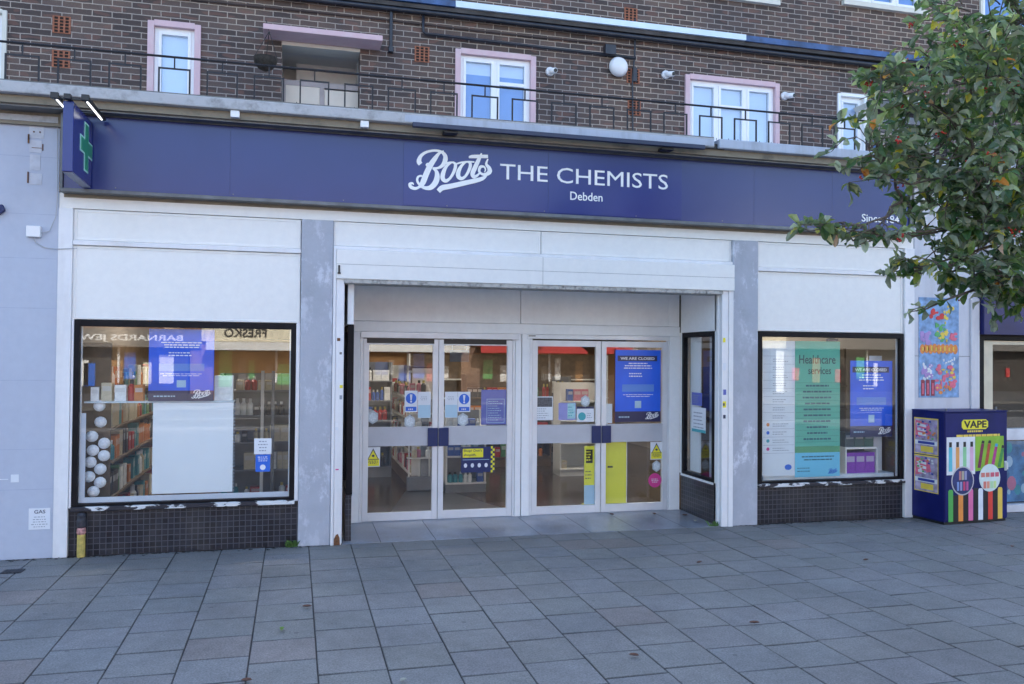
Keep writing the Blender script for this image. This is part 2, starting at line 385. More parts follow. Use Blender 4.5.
LOGO = [[(0.119, 0.283, 0.0363), (0.102, 0.31, 0.0384), (0.118, 0.362, 0.0277), (0.169, 0.406, 0.0213), (0.251, 0.431, 0.0192), (0.324, 0.426, 0.0213), (0.368, 0.39, 0.032), (0.371, 0.338, 0.0384), (0.346, 0.288, 0.0299), (0.3, 0.256, 0.0192), (0.243, 0.25, 0.0149)], [(0.355, 0.435, 0.0107), (0.308, 0.406, 0.0213), (0.263, 0.346, 0.0363), (0.222, 0.282, 0.0426), (0.182, 0.197, 0.0448), (0.142, 0.092, 0.0426), (0.106, 0.047, 0.0213)], [(0.243, 0.25, 0.0149), (0.281, 0.219, 0.0277), (0.29, 0.163, 0.0426), (0.27, 0.1, 0.0448), (0.224, 0.051, 0.0384), (0.168, 0.043, 0.0277), (0.122, 0.062, 0.0213), (0.087, 0.109, 0.0192), (0.095, 0.151, 0.0171), (0.131, 0.163, 0.0149), (0.151, 0.139, 0.0107)], [(0.117, 0.055, 0.0171), (0.071, 0.032, 0.0235), (0.025, 0.042, 0.0277), (0.011, 0.072, 0.0235), (0.037, 0.084, 0.0149), (0.05, 0.068, 0.0085)], [(0.186, 0.264, 0.0128), (0.178, 0.281, 0.0128), (0.196, 0.294, 0.0128), (0.217, 0.284, 0.0128), (0.209, 0.263, 0.0128), (0.188, 0.261, 0.0128)], [(0.434, 0.319, 0.0128), (0.384, 0.277, 0.0235), (0.352, 0.208, 0.0341), (0.347, 0.151, 0.0363), (0.379, 0.127, 0.0277), (0.425, 0.161, 0.0213), (0.466, 0.236, 0.0256), (0.478, 0.299, 0.0256), (0.455, 0.321, 0.0149), (0.429, 0.316, 0.0107)], [(0.361, 0.299, 0.0128), (0.413, 0.318, 0.0149), (0.465, 0.324, 0.0128)], [(0.586, 0.335, 0.0128), (0.541, 0.293, 0.0235), (0.51, 0.229, 0.0341), (0.509, 0.182, 0.0363), (0.54, 0.161, 0.0277), (0.582, 0.187, 0.0213), (0.621, 0.257, 0.0256), (0.634, 0.315, 0.0256), (0.61, 0.337, 0.0149), (0.581, 0.334, 0.0107)], [(0.486, 0.308, 0.0128), (0.539, 0.327, 0.0149), (0.612, 0.339, 0.0149), (0.676, 0.341, 0.0107)], [(0.751, 0.437, 0.0107), (0.723, 0.373, 0.0299), (0.687, 0.292, 0.0363), (0.658, 0.223, 0.0363), (0.669, 0.187, 0.0277), (0.709, 0.205, 0.0192), (0.74, 0.244, 0.0107)], [(0.617, 0.381, 0.0107), (0.654, 0.396, 0.0277), (0.819, 0.408, 0.0277)], [(0.819, 0.383, 0.0107), (0.801, 0.329, 0.0213), (0.83, 0.291, 0.032), (0.838, 0.255, 0.0384), (0.81, 0.225, 0.0299), (0.762, 0.219, 0.0213), (0.727, 0.248, 0.0213), (0.74, 0.294, 0.0235), (0.777, 0.298, 0.0171), (0.793, 0.27, 0.0128), (0.783, 0.241, 0.0085)], [(0.813, 0.243, 0.0149), (0.789, 0.195, 0.0235), (0.73, 0.162, 0.0341), (0.583, 0.119, 0.0384), (0.426, 0.074, 0.0405), (0.343, 0.053, 0.0426), (0.302, 0.015, 0.0363)]]
def cat_rom(pts, n=5):
    out = []
    P = [pts[0]]+pts+[pts[-1]]
    for i in range(1, len(P)-2):
        for k in range(n):
            t = k/n; a, b, c, d = P[i-1], P[i], P[i+1], P[i+2]
            out.append(tuple(.5*((2*b[j])+(-a[j]+c[j])*t+(2*a[j]-5*b[j]+4*c[j]-d[j])*t*t+(-a[j]+3*b[j]-3*c[j]+d[j])*t**3) for j in range(3)))
    out.append(tuple(pts[-1])); return out
def logo(x, z, s_, y, mat, parent, name='script_logo'):
    mb = MB(); yy = y
    for st in LOGO:
        p = cat_rom(st); L = []; Rr = []
        for i, (a, b, wd) in enumerate(p):
            q0 = p[max(i-1, 0)]; q1 = p[min(i+1, len(p)-1)]
            dx, dz = q1[0]-q0[0], q1[1]-q0[1]; d = math.hypot(dx, dz) or 1; nx, nz_ = -dz/d, dx/d; h = wd/2*1.28
            L.append((a+nx*h, b+nz_*h)); Rr.append((a-nx*h, b-nz_*h))
        for i in range(len(p)-1):
            yy -= .00002
            q = [L[i], Rr[i], Rr[i+1], L[i+1]]
            mb.face([(x+u*s_, yy, z+v*s_) for u, v in q])
    return build(mb, name, mat, parent)
def rects(name, rs, y, mat, parent, th=.0015):
    mb = MB()
    for i, (a, b, c, d) in enumerate(rs): mb.box(a, b, y-th, y, c, d)
    return build(mb, name, mat, parent)
def lines(x0, x1, z0, z1, n, rnd, center=False, h=.45):
    out = []; st = (z1-z0)/n
    for k in range(n):
        zc = z1-st*(k+.5); a = x0; end = x0+(x1-x0)*(.6+.4*rnd.random())
        if center: o_ = (x1-end)/2; a += o_; end += o_
        while a < end-.004:
            wl = min((.02+.04*rnd.random())*max(.4, (x1-x0)/.4), end-a); out.append((a, a+wl, zc-st*h/2, zc+st*h/2)); a += wl+.008
    return out

# ================================================================== GROUND
rnd = random.Random(3); XJ_ = .155
gb = MB(); gb.box(-60, 70, -14, 14, -.30, -.045); build(gb, 'paving_bed', JOINT, kind='structure')
gb = MB(); gb.box(XJ_-.4*22, XJ_+.4*44, -13.79, -.001, -.02, -.0062); build(gb, 'paving_joint_fill', JOINT, kind='structure')
sb = MB()
XJ = .155
def slabs(mb, xs0, ncol, y0, y1, zt, dim=.4, c0=1.0):
    for k in range(ncol):
        xa = xs0+k*dim; off = rnd.random()*dim; y = y1-off*rnd.random()
        yb = y1; first = True
        while yb > y0:
            ya = yb-dim if not first else yb-(dim*(.35+.65*rnd.random())); first = False
            yb2 = yb-.0065-.004*rnd.random()
            j = .0015+.0015*rnd.random(); r = rnd.random()
            v = c0*(.95+.10*r); tint = (v*(1+.02*rnd.uniform(-1, 1)), v, v*(1+.03*rnd.uniform(-1, 1)))
            if rnd.random() < .035: tint = (v*1.05, v*.95, v*.92)
            dz = [zt+rnd.uniform(-.0022, .0022) for _ in range(4)]
            X0, X1, Y0, Y1 = xa+j, xa+dim-j, ya+.002, yb2; e = .004
            t4 = [(X0+e, Y0+e, dz[0]), (X1-e, Y0+e, dz[1]), (X1-e, Y1-e, dz[2]), (X0+e, Y1-e, dz[3])]
            m4 = [(X0, Y0, dz[0]-e), (X1, Y0, dz[1]-e), (X1, Y1, dz[2]-e), (X0, Y1, dz[3]-e)]
            b4 = [(p[0], p[1], zt-.04) for p in m4]
            n = len(mb.V); mb.V += t4+m4+b4
            fs = [(0, 1, 2, 3)]+[(4+i, 4+(i+1) % 4, (i+1) % 4, i) for i in range(4)]+[(8+i, 8+(i+1) % 4, 4+(i+1) % 4, 4+i) for i in range(4)]
            for fi, f in enumerate(fs): mb.F.append(tuple(n+i for i in f)); mb.I.append(0); mb.C.append(tint if fi == 0 else tuple(q*(.55 if fi < 5 else .3) for q in tint))  # bevels and sides tinted darker: joint shade put into the slab colour
            yb = ya
slabs(sb, XJ-.4*22, 66, -13.8, -.005, 0)
build(sb, 'pavement', PAVE, kind='structure')
fb = MB()
fb.box(-60, XJ-.4*22-.01, -13.8, 0, -.04, 0, c=(.95, .95, .95)); fb.box(XJ+.4*44+.01, 70, -13.8, 0, -.04, 0, c=(.95, .95, .95))
build(fb, 'outer_pavement', PAVE, kind='structure')
kb = MB(); kb.box(-60, 70, -14.0, -13.8, -.3, 0.004); build(kb, 'kerb', M('kerb_stone', (.3, .3, .3), .8), kind='structure')
rb = MB(); rb.box(-60, 70, -23, -14.0, -.4, -.12); build(rb, 'road', ASPH, kind='structure')
lb = MB()
for k in range(16): lb.box(-40+k*6, -37+k*6, -18.6, -18.5, -.12, -.116)
build(lb, 'road_markings', M('road_paint', (.7, .7, .68), .7), kind='structure')
ob = MB(); ob.box(-60, 70, -60, -23, -.4, 0.0, c=(.6, .58, .55)); build(ob, 'far_pavement', PAVE, kind='structure')  # tinted dark: street shade put into the colour instead of cast
# recess tiles
tb = MB()
for k in range(8):
    xa = .50+k*.55-.2; X0, X1 = max(xa+.003, .47), min(xa+.55-.003, 4.56)
    if X1 - X0 < .02: continue
    v = .9+.2*rnd.random(); c = (v, v, v)
    n = len(tb.V)
    tb.V += [(X0, -.02, .004), (X1, -.02, .004), (X1, .94, .016), (X0, .94, .016), (X0, -.02, -.04), (X1, -.02, -.04)]
    for f in ((0, 1, 2, 3), (4, 5, 1, 0)): tb.F.append(tuple(n+i for i in f)); tb.I.append(0); tb.C.append(c)
build(tb, 'entrance_paving', TILE, kind='structure')
# iron cover in the pavement
mc = thing('drain_cover', 'small dark iron drain cover set in the pavement at the far left', 'drain cover', (-2.28, -.46, 0))
build(MB().box(-2.36, -2.2, -.53, -.40, -.01, .0065), 'frame', IRON, mc, bevel=.002)
g = MB()
for k in range(5): g.box(-2.345+k*.028, -2.33+k*.028, -.52, -.41, .0065, .009)
build(g, 'grating', IRON, mc)

# ================================================================== BUILDING ABOVE
bld = thing('flat_block', 'dark brown brick flats with a balcony walkway above the chemist shop', 'building', (2.5, 2.8, 0))
def holed_wall(mb, x0, x1, z0, z1, y0, y1, holes):
    xs = sorted({x0, x1, *[h[0] for h in holes], *[h[1] for h in holes]}); zs = sorted({z0, z1, *[h[2] for h in holes], *[h[3] for h in holes]})
    for i in range(len(xs)-1):
        for j in range(len(zs)-1):
            xm, zm = (xs[i]+xs[i+1])/2, (zs[j]+zs[j+1])/2
            if any(h[0] < xm < h[1] and h[2] < zm < h[3] for h in holes): continue
            a, b, c, d = xs[i], xs[i+1], zs[j], zs[j+1]
            mb.face([(a, y0, c), (b, y0, c), (b, y0, d), (a, y0, d)])
            mb.face([(a, y1, c), (a, y1, d), (b, y1, d), (b, y1, c)])
    for a, b, c, d in holes:
        mb.face([(a, y0, c), (a, y0, d), (a, y1, d), (a, y1, c)]); mb.face([(b, y0, c), (b, y1, c), (b, y1, d), (b, y0, d)])
        mb.face([(a, y0, d), (b, y0, d), (b, y1, d), (a, y1, d)]); mb.face([(a, y0, c), (a, y1, c), (b, y1, c), (b, y0, c)])
    mb.face([(x0, y0, z1), (x1, y0, z1), (x1, y1, z1), (x0, y1, z1)])
    mb.face([(x0, y0, z0), (x0, y0, z1), (x0, y1, z1), (x0, y1, z0)]); mb.face([(x1, y0, z0), (x1, y1, z0), (x1, y1, z1), (x1, y0, z1)])
WY = 2.8
WINS = [  # x0, x1, z0, z1, lights, surround
    (-1.81, -1.215, 4.95, 6.01, 1, 'pink'), (2.085, 3.20, 4.95, 6.05, 2, 'pink'), (5.51, 7.04, 4.95, 6.02, 3, 'pink'),
    (8.08, 8.58, 4.95, 5.97, 1, 'white'), (5.1, 6.99, 7.24, 8.4, 3, 'cream'), (8.2, 9.64, 7.39, 8.5, 3, 'cream'),
    (10.75, 12.2, 7.25, 8.4, 2, 'cream'), (-3.9, -2.6, 7.3, 8.4, 2, 'cream'), (-3.75, -3.40, 4.3, 5.95, 1, 'cream'),
    (1.2, 2.6, 7.35, 8.45, 2, 'cream')]
PORCH = [(-.21, .79, 4.21, 5.92), (8.72, 10.1, 4.21, 5.80)]
mb = MB(); holed_wall(mb, -9, 18, 4.2, 10.2, WY, WY+.28, [(a, b, c, d) for a, b, c, d, *_ in WINS]+PORCH)
build(mb, 'wall', BRICK, bld)
mb = MB().box(-9, 18, WY+.3, 11, 4.2, 4.21).box(-9, 18, 6.5, 11, 4.3, 10.2)      # rooms behind keep the light out
build(mb, 'rear_range', IDARK, bld)
rf = MB().box(-9.2, 18.2, WY-.25, 11.2, 10.2, 10.45); build(rf, 'roof', M('roof_fascia', (.5, .5, .5), .7), bld)
for i, (a, b, c, d, n, k) in enumerate(WINS):
    sm = {'pink': PINK, 'white': UPVC, 'cream': CREAMP}[k]
    t_ = .075 if k == 'pink' else .05
    wmb = MB().box(a-t_*.2, a+t_*.8, WY-.035, WY+.12, c, d).box(b-t_*.8, b+t_*.2, WY-.035, WY+.12, c, d)
    wmb.box(a+t_*.8, b-t_*.8, WY-.036, WY+.12, d-t_*.8, d+t_*.2)
    if k == 'cream': wmb.box(a-.05, b+.05, WY-.07, WY+.1, c-.04, c+.035)
    W_ = build(wmb, 'window', sm, bld, bevel=.004)
    x0, x1, z1 = a+t_*.8, b-t_*.8, d-t_*.8; z0 = c+.035
    f = MB(); e = .045; yf = WY+.03
    f.box(x0, x0+e, yf, yf+.06, z0, z1).box(x1-e, x1, yf, yf+.06, z0, z1).box(x0+e, x1-e, yf+.001, yf+.06, z1-e, z1).box(x0+e, x1-e, yf+.001, yf+.06, z0, z0+e)
    lw = (x1-x0)/n; panes = []
    for q in range(n):
        px0 = x0+q*lw+(e if q == 0 else .022); px1 = x0+(q+1)*lw-(e if q == n-1 else .022)
        if q: f.box(x0+q*lw-.022, x0+q*lw+.022, yf-.002, yf+.06, z0+e, z1-e)
        s_ = .038
        zt = z1-e
        f.box(px0, px0+s_, yf-.012, yf+.04, z0+e, zt).box(px1-s_, px1, yf-.012, yf+.04, z0+e, zt).box(px0+s_, px1-s_, yf-.011, yf+.04, zt-s_, zt).box(px0+s_, px1-s_, yf-.011, yf+.04, z0+e, z0+e+s_)
        if n == 3 and q == 1 or (n == 2 and q == 1):
            f.box(px0+s_, px1-s_, yf-.01, yf+.04, zt-.33, zt-.28)
        panes.append((px0+s_, px1-s_, z0+e+s_, zt-s_))
    build(f, 'frame', UPVC, W_, bevel=.003)
    gm = MB()
    for (p0, p1, p2, p3) in panes: gm.box(p0, p1, yf+.010, yf+.016, p2, p3)
    build(gm, 'pane', GLASSU, W_)
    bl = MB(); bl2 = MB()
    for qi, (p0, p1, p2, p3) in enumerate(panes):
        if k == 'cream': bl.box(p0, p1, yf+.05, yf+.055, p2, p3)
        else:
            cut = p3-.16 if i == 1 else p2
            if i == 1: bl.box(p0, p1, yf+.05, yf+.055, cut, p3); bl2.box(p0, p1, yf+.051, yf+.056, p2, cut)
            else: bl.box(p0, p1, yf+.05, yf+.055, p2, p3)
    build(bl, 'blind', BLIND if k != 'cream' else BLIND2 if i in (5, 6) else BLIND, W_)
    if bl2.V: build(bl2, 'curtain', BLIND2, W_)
# porches
pr = build(MB().box(-.435, 1.05, WY-.36, WY-.002, 5.925, 5.995), 'porch_canopy', PINK, bld, bevel=.006)
rm = MB()
a, b, c, d = PORCH[0]
rm.face([(a-.001, WY+.28, c), (a-.001, WY+.28, d), (a-.001, 3.9, d), (a-.001, 3.9, c)]).face([(b+.001, WY+.28, c), (b+.001, 3.9, c), (b+.001, 3.9, d), (b+.001, WY+.28, d)])
rm.face([(a, WY+.28, d), (b, WY+.28, d), (b, 3.9, d), (a, 3.9, d)]).face([(a, 3.9, c), (b, 3.9, c), (b, 3.9, d), (a, 3.9, d)]).face([(a, WY+.28, c), (a, 3.9, c), (b, 3.9, c), (b, WY+.28, c)])
rm.box(a+.18, b, 3.6, 3.66, 5.62, d)
build(rm, 'porch_recess', TIMB, bld)
build(MB().box(a+.001, b-.001, WY-.003, WY+.279, d-.045, d-.001), 'porch_lintel', CREAMP, bld)

dm = MB().box(-.16, .28, 3.0, 3.03, 4.25, 5.42).box(.34, .785, 3.0, 3.03, 4.25, 5.40); build(dm, 'porch_screen', BEIGE, bld, bevel=.004)
dm = MB().box(-.205, -.16, 2.99, 3.04, 4.25, 5.49).box(.28, .34, 2.99, 3.04, 4.25, 5.49).box(-.16, .785, 2.995, 3.035, 5.42, 5.49); build(dm, 'screen_frame', M('mauve_grey_frame', (.33, .29, .29), .6), bld)
p2 = MB().prism([(8.36, 5.76), (8.60, 5.865), (10.2, 5.865), (10.2, 5.80), (8.62, 5.80), (8.40, 5.70)], WY-.45, WY-.002); build(p2, 'porch_canopy', CREAMP, bld)
a, b, c, d = PORCH[1]
rm = MB()
rm.face([(a, WY+.28, c), (a, WY+.28, d), (a, 3.9, d), (a, 3.9, c)]).face([(b, WY+.28, c), (b, 3.9, c), (b, 3.9, d), (b, WY+.28, d)])
rm.face([(a, WY+.28, d), (b, WY+.28, d), (b, 3.9, d), (a, 3.9, d)]).face([(a, 3.9, c), (b, 3.9, c), (b, 3.9, d), (a, 3.9, d)]).face([(a, WY+.28, c), (a, 3.9, c), (b, 3.9, c), (b, WY+.28, c)])
build(rm, 'porch_recess', CREAMW, bld)
pd = build(MB().box(9.1, 9.75, 3.84, 3.89, 4.25, 5.75), 'porch_door', UPVC, bld, bevel=.004)
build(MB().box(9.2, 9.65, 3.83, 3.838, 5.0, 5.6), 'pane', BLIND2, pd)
# string course: coping in three lengths, bearer, pipe, cable
cp_ = MB().box(-9, 2.043, WY-.14, WY-.002, 6.575, 6.655); build(cp_, 'coping', CAPB, bld)
build(MB().box(2.046, 6.42, WY-.145, WY-.002, 6.573, 6.657), 'coping', CAPW, bld)
build(MB().box(6.423, 18, WY-.14, WY-.002, 6.565, 6.65), 'coping', CAPB, bld)
build(MB().box(-9, 18, WY-.11, WY-.002, 6.51, 6.565), 'band', M('band_dark', (.05, .045, .045), .8, 0, .4, 4), bld)
build(MB().tube([(-9, WY-.08, 6.47), (2.5, WY-.08, 6.475), (8, WY-.08, 6.45), (18, WY-.08, 6.45)], .032), 'gutter_pipe', PIPE, bld, smooth=True)
build(MB().tube([(-9, WY-.03, 6.36)]+[(-8+k*.8, WY-.03, 6.335+.008*math.sin(k*1.3)) for k in range(33)], .011, 6), 'cable', M('cable_brown', (.07, .05, .045), .7), bld)
build(MB().tube([(1.62, WY-.05, 6.45), (1.62, WY-.05, 6.22), (1.66, WY-.05, 6.2), (4.7, WY-.05, 6.17)], .020, 8), 'waste_pipe', PIPE, bld, smooth=True)
build(MB().tube([(1.19, WY-.05, 6.46), (1.19, WY-.05, 5.94)], .022, 8).box(1.16, 1.22, WY-.09, WY-.01, 5.90, 5.96), 'waste_pipe', PIPE, bld)
build(MB().tube([(4.70, WY-.03, 6.75), (4.69, WY-.04, 6.2), (4.66, WY-.03, 5.9), (4.68, WY-.03, 4.3)], .012, 6).box(4.66, 4.72, WY-.06, WY, 5.83, 6.03), 'conduit', PIPE, bld)
build(MB().box(4.22, 4.38, WY-.1, WY-.003, 6.17, 6.31), 'junction_box', PIPE, bld, bevel=.005)
for (x, z) in ((-2.80, 5.85), (-2.80, 5.43), (1.615, 5.93), (4.64, 6.80), (4.68, 5.92), (4.70, 5.46)):
    vm = MB(); v0 = MB()
    W2, H2 = .1, .105
    v0.box(x-W2+.01, x+W2-.01, WY-.004, WY+.01, z-H2+.01, z+H2-.01)
    for q in range(4): vm.box(x-W2+q*(2*W2-.02)/3, x-W2+.02+q*(2*W2-.02)/3, WY-.012, WY, z-H2, z+H2)
    for q in range(6): vm.box(x-W2+.02, x+W2-.02, WY-.010, WY, z-H2+q*(2*H2-.010)/5, z-H2+.010+q*(2*H2-.010)/5)
    ab = build(vm, 'air_brick', TERRA, bld); build(v0, 'hole', TERRAD, ab)
# balcony slab
build(MB().box(-9, 4.30, -.35, 3.0, 4.10, 4.2), 'balcony_slab', SLABM, bld, bevel=.01)
build(MB().box(1.0, 4.29, -.356, -.3505, 4.112, 4.18), 'slab_fascia', SLABP, bld)
build(MB().box(-9, 4.30, -.335, -.15, 4.2005, 4.212), 'slab_kerb', painted('slab_top_grime', (.20, .20, .19), (.07, .07, .06), .9, .9, streak=False, bump=.9, dscale=3), bld)
build(MB().box(4.36, 18, -.345, 3.0, 4.10, 4.2), 'balcony_slab', SLABP, bld, bevel=.01)
build(MB().box(4.2, 4.45, -.30, 3.0, 4.099, 4.15), 'slab_joint', BLK, bld)
build(MB().box(-9, 18, -.275, .1, 4.03, 4.098), 'bearer', SOFF, bld)
build(MB().box(-9, 18, -.24, .1, 4.012, 4.029), 'bearer_board', GREYTRIM, bld)
build(MB().box(-9, 18, -.05, 2.8, 3.9, 4.06), 'soffit', SOFF, bld)
# railing
rl = thing('balcony_railing', 'black wrought iron railing with square hoops along the balcony edge', 'railing', (2.5, -.32, 4.2))
RY = -.32
build(MB().tube([(-9, RY, 4.54), (18, RY, 4.54)], .011, 8), 'top_rail', IRON, rl)
k = 0; x = -2.46-.412*6
while x < 14:
    h = MB(); z0 = 4.19
    h.box(x, x+.014, RY-.007, RY+.007, z0, 4.44).box(x+.26, x+.274, RY-.007, RY+.007, z0, 4.44).box(x, x+.274, RY-.006, RY+.006, 4.426, 4.44)
    cx = x+.137
    h.box(cx-.006, cx+.006, RY-.006, RY+.006, 4.44, 4.53)
    build(h, 'hoop', IRON, rl)
    x += .412; k += 1
# moss along the slab edge
ms = MB(); r2 = random.Random(5)
for i in range(900):
    x = r2.choice([r2.gauss(.3, .5), r2.uniform(-.8, 1.5), r2.uniform(2.2, 5.2)]); s_ = .008+.014*r2.random()
    y = -.30+r2.random()*.12; z = 4.198
    a = r2.random()*6.28; dx, dy = math.cos(a)*s_, math.sin(a)*s_
    ms.face([(x-dx, y-dy, z), (x+dx, y+dy, z), (x+dx*.3, y+dy*.3, z+s_*(1+r2.random()))])
build(ms, 'moss', M('dry_moss', (.05, .055, .035), .95, 0, .5, 30), cat='moss', label='dark moss and debris along the balcony edge', kind='stuff')
# wall lamp, cameras, hanging basket, satellite of small things
wlamp = thing('wall_lamp', 'round white bulkhead lamp on the brick wall above the shop name', 'lamp', (4.43, 2.8, 5.93))
build(MB().lathe([(.08, 0), (.08, .05)], 4.43, 2.8, 6.01, 18, 0, 'y'), 'mount', UPVC, wlamp)
build(MB().lathe([(.138, .05), (.143, .07), (.125, .11), (.10, .135), (.03, .148), (.001, .15)], 4.43, 2.8, 6.01, 28, 0, 'y'), 'lamp_shade', M('opal_diffuser', (.74, .74, .76), .3, 0, .04), wlamp, smooth=True)
def dome_cam(x, z, lab, dx):
    t_ = thing('security_camera', lab, 'camera', (x, 2.8, z-.06), 'security cameras on the brick wall')
    build(MB().lathe([(.062, 0), (.062, .035), (.052, .06)], x, 2.8, z, 20, 0, 'y'), 'mount', UPVC, t_, smooth=True)
    build(MB().tube([(x, 2.76, z), (x+dx*.4, 2.70, z-.015), (x+dx, 2.62, z-.03)], [.04, .042, .036], 14), 'body', UPVC, t_, smooth=True)
    build(MB().tube([(x+dx, 2.622, z-.03), (x+dx*1.06, 2.61, z-.031)], .027, 14), 'lens', BLK, t_)
dome_cam(3.42, 5.86, 'white wall camera between the lower pink window and the round lamp', .03)
dome_cam(5.18, 5.98, 'white wall camera just right of the round white lamp', .05)
dome_cam(7.14, 5.84, 'white wall camera right of the widest pink window', .06)
hb = thing('hanging_basket', 'dark wire hanging basket on chains beside the pink porch canopy', 'hanging basket', (-.40, 2.45, 5.40))
build(MB().lathe([(.03, 0), (.09, .03), (.135, .09), (.15, .16), (.14, .165), (.02, .15)], -.40, 2.45, 5.40, 20), 'basket', M('basket_liner', (.03, .025, .02), .95, 0, .5, 25, .6, 60), hb, smooth=True)
build(MB().tube([(-.40, 2.45, 6.04), (-.36, 2.45, 5.9), (-.26, 2.45, 5.56)], .005, 5).tube([(-.36, 2.45, 5.9), (-.54, 2.45, 5.56)], .005, 5).tube([(-.36, 2.45, 5.9), (-.4, 2.58, 5.56)], .005, 5), 'chain', IRON, hb)

# ================================================================== SHOPFRONT
sf = thing('shopfront', 'white panelled chemist shopfront with two grey pillars and a central recessed entrance', 'shopfront', (2.5, 0, 0))
# top frieze and panels
build(MB().box(-2.09, 7.09, -.012, .12, 3.172, 3.31), 'frieze', WHITE, sf, bevel=.004)
def panel(x0, x1, z0, z1, y=0.0, e=.03, name='panel'):
    p_ = MB().box(x0, x1, y+.006, y+.12, z0, z1)
    p_.box(x0+.001, x0+e, y, y+.05, z0+.001, z1-.001).box(x1-e, x1-.001, y, y+.05, z0+.001, z1-.001).box(x0+e, x1-e, y+.0005, y+.05, z1-e*.8, z1-.001).box(x0+e, x1-e, y+.0005, y+.05, z0+.001, z0+e*.8)
    return build(p_, name, WHITE, sf, bevel=.003)
panel(-1.97, .045, 2.885, 3.168); panel(-1.97, .045, 2.16, 2.835)
panel(5.02, 6.95, 2.885, 3.168); panel(5.02, 6.95, 2.165, 2.835)
for a, b in ((-1.97, .047), (5.018, 6.95)):
    build(MB().box(a, b, -.022, .1, 2.838, 2.882), 'ledge', WHITE2, sf, bevel=.006)
panel(.357, 2.482, 2.93, 3.168, 0, .025); panel(2.488, 4.70, 2.93, 3.168, 0, .025)
build(MB().box(.357, 4.70, -.03, .10, 2.892, 2.926), 'ledge', WHITE2, sf, bevel=.005)
sh = build(MB().box(.385, 4.70, -.075, .25, 2.60, 2.889), 'shutter_box', WHITE, sf, bevel=.006)
build(MB().box(.385, 4.70, -.076, -.070, 2.742, 2.745).box(2.484, 2.487, -.0765, -.07, 2.60, 2.889), 'seam', GREYTRIM, sh)
build(MB().box(.46, 4.565, -.066, .20, 2.560, 2.599), 'shutter_slot', painted('grimy_slot_paint', (.48, .46, .43), (.035, .03, .028), 1.0, .7, streak=False, dscale=5, scuff=(.05, .045, .04)), sh, bevel=.003)
# pilasters and pillars
build(MB().box(-2.09, -1.97, -.03, .12, 0, 3.171), 'pilaster', WHITE2, sf, bevel=.006)
build(MB().box(6.955, 7.09, -.03, .12, 0, 3.171), 'pilaster', WHITE2, sf, bevel=.006)
build(MB().box(.05, .355, -.035, .5, 0, 3.171), 'pillar', ROUGH, sf, bevel=.008)
build(MB().box(4.70, 5.015, -.035, .5, 0, 3.171), 'pillar', ROUGH, sf, bevel=.008)
build(MB().box(.357, .384, -.055, .1, 0, 2.889), 'guide_edge', WHITE2, sf, bevel=.003)
gl_ = build(MB().box(.386, .462, -.045, .1, 0, 2.60), 'shutter_guide', WHITE2, sf, bevel=.003)
gr_ = build(MB().box(4.563, 4.64, -.045, .1, 0, 2.60), 'shutter_guide', WHITE2, sf, bevel=.003)
build(MB().box(4.642, 4.698, -.055, .1, 0, 2.60), 'guide_edge', WHITE2, sf, bevel=.003)
rr = MB(); rr.prism([(.392, .0), (.392, .06), (.41, .10), (.43, .11), (.447, .07), (.45, .0)], -.0475, -.0455); build(rr, 'rust_patch', RUST, gl_)
# small stickers on the guides
STK = [(gl_, .40, 1.99, .03, .03, RUST), (gl_, .425, 1.86, .022, .022, GREYTRIM), (gl_, .43, 1.53, .03, .03, YELS), (gl_, .43, 1.42, .024, .04, BARG), (gl_, .392, 1.05+.07, .03, .03, PAPER),
       (gl_, .40, .73, .03, .012, PINKS), (gr_, 4.575, 2.03, .03, .05, YELS), (gr_, 4.58, 1.45, .035, .06, PURB), (gr_, 4.575, 1.31, .04, .07, YELS), (gr_, 4.58, 1.19, .03, .04, BARD), (gr_, 4.575, 1.72, .035, .08, PAPER), (gr_, 4.578, 1.33, .02, .03, BARD)]
for i, (pp, x, z, w_, h_, m_) in enumerate(STK):
    rects('sticker', [(x, x+w_, z, z+h_)], -.0455-(.0008 if i == 11 else 0), m_, pp, .0012)
build(MB().box(.392, .418, -.052, -.046, 1.15, 1.19), 'key_switch', UPVC, gl_)
build(MB().box(.40, .418, -.088, -.0765, 2.66, 2.73).box(.395, .425, -.085, -.0765, 2.645, 2.66), 'latch', BLK, sh)

# shop windows
def shop_window(x0, x1, z0, z1, lab):
    e = .048
    f = MB().box(x0, x0+e, -.02, .06, z0, z1).box(x1-e, x1, -.02, .06, z0, z1).box(x0+e, x1-e, -.019, .06, z1-e-.01, z1).box(x0+e, x1-e, -.019, .06, z0, z0+.022)
    W_ = build(f, 'window', BLACKF, sf, label=lab, bevel=.003)
    build(MB().box(x0+e, x1-e, .02, .026, z0+.022, z1-e-.01), 'pane', GLASS, W_)
    build(MB().box(x0-.005, x1+.005, -.045, .06, z0-.042, z0-.002), 'sill', PEEL, W_, bevel=.004)
    s_ = MB().box(x0+e, x0+e+.012, .028, .05, z0+.03, z1-e-.01).box(x1-e-.012, x1-e, .028, .05, z0+.03, z1-e-.01); build(s_, 'glazing_bead', ALU, W_)
    return W_
WL_ = shop_window(-1.945, .012, .455, 2.155, 'left shop window in a black frame with a white back board')
WR_ = shop_window(5.03, 6.945, .455, 2.16, 'right shop window in a black frame with green and blue posters')
build(MB().box(.013, .048, -.018, .1, .44, 2.159), 'window_trim', WHITE2, sf, bevel=.003)
build(MB().box(-1.968, -1.948, -.018, .1, .44, 2.159), 'window_trim', WHITE2, sf, bevel=.003)
for a, b in ((-1.968, .048), (5.017, 6.953)):
    build(MB().box(a, b, .012, .12, 0, .402), 'stall_riser', MOS, sf)
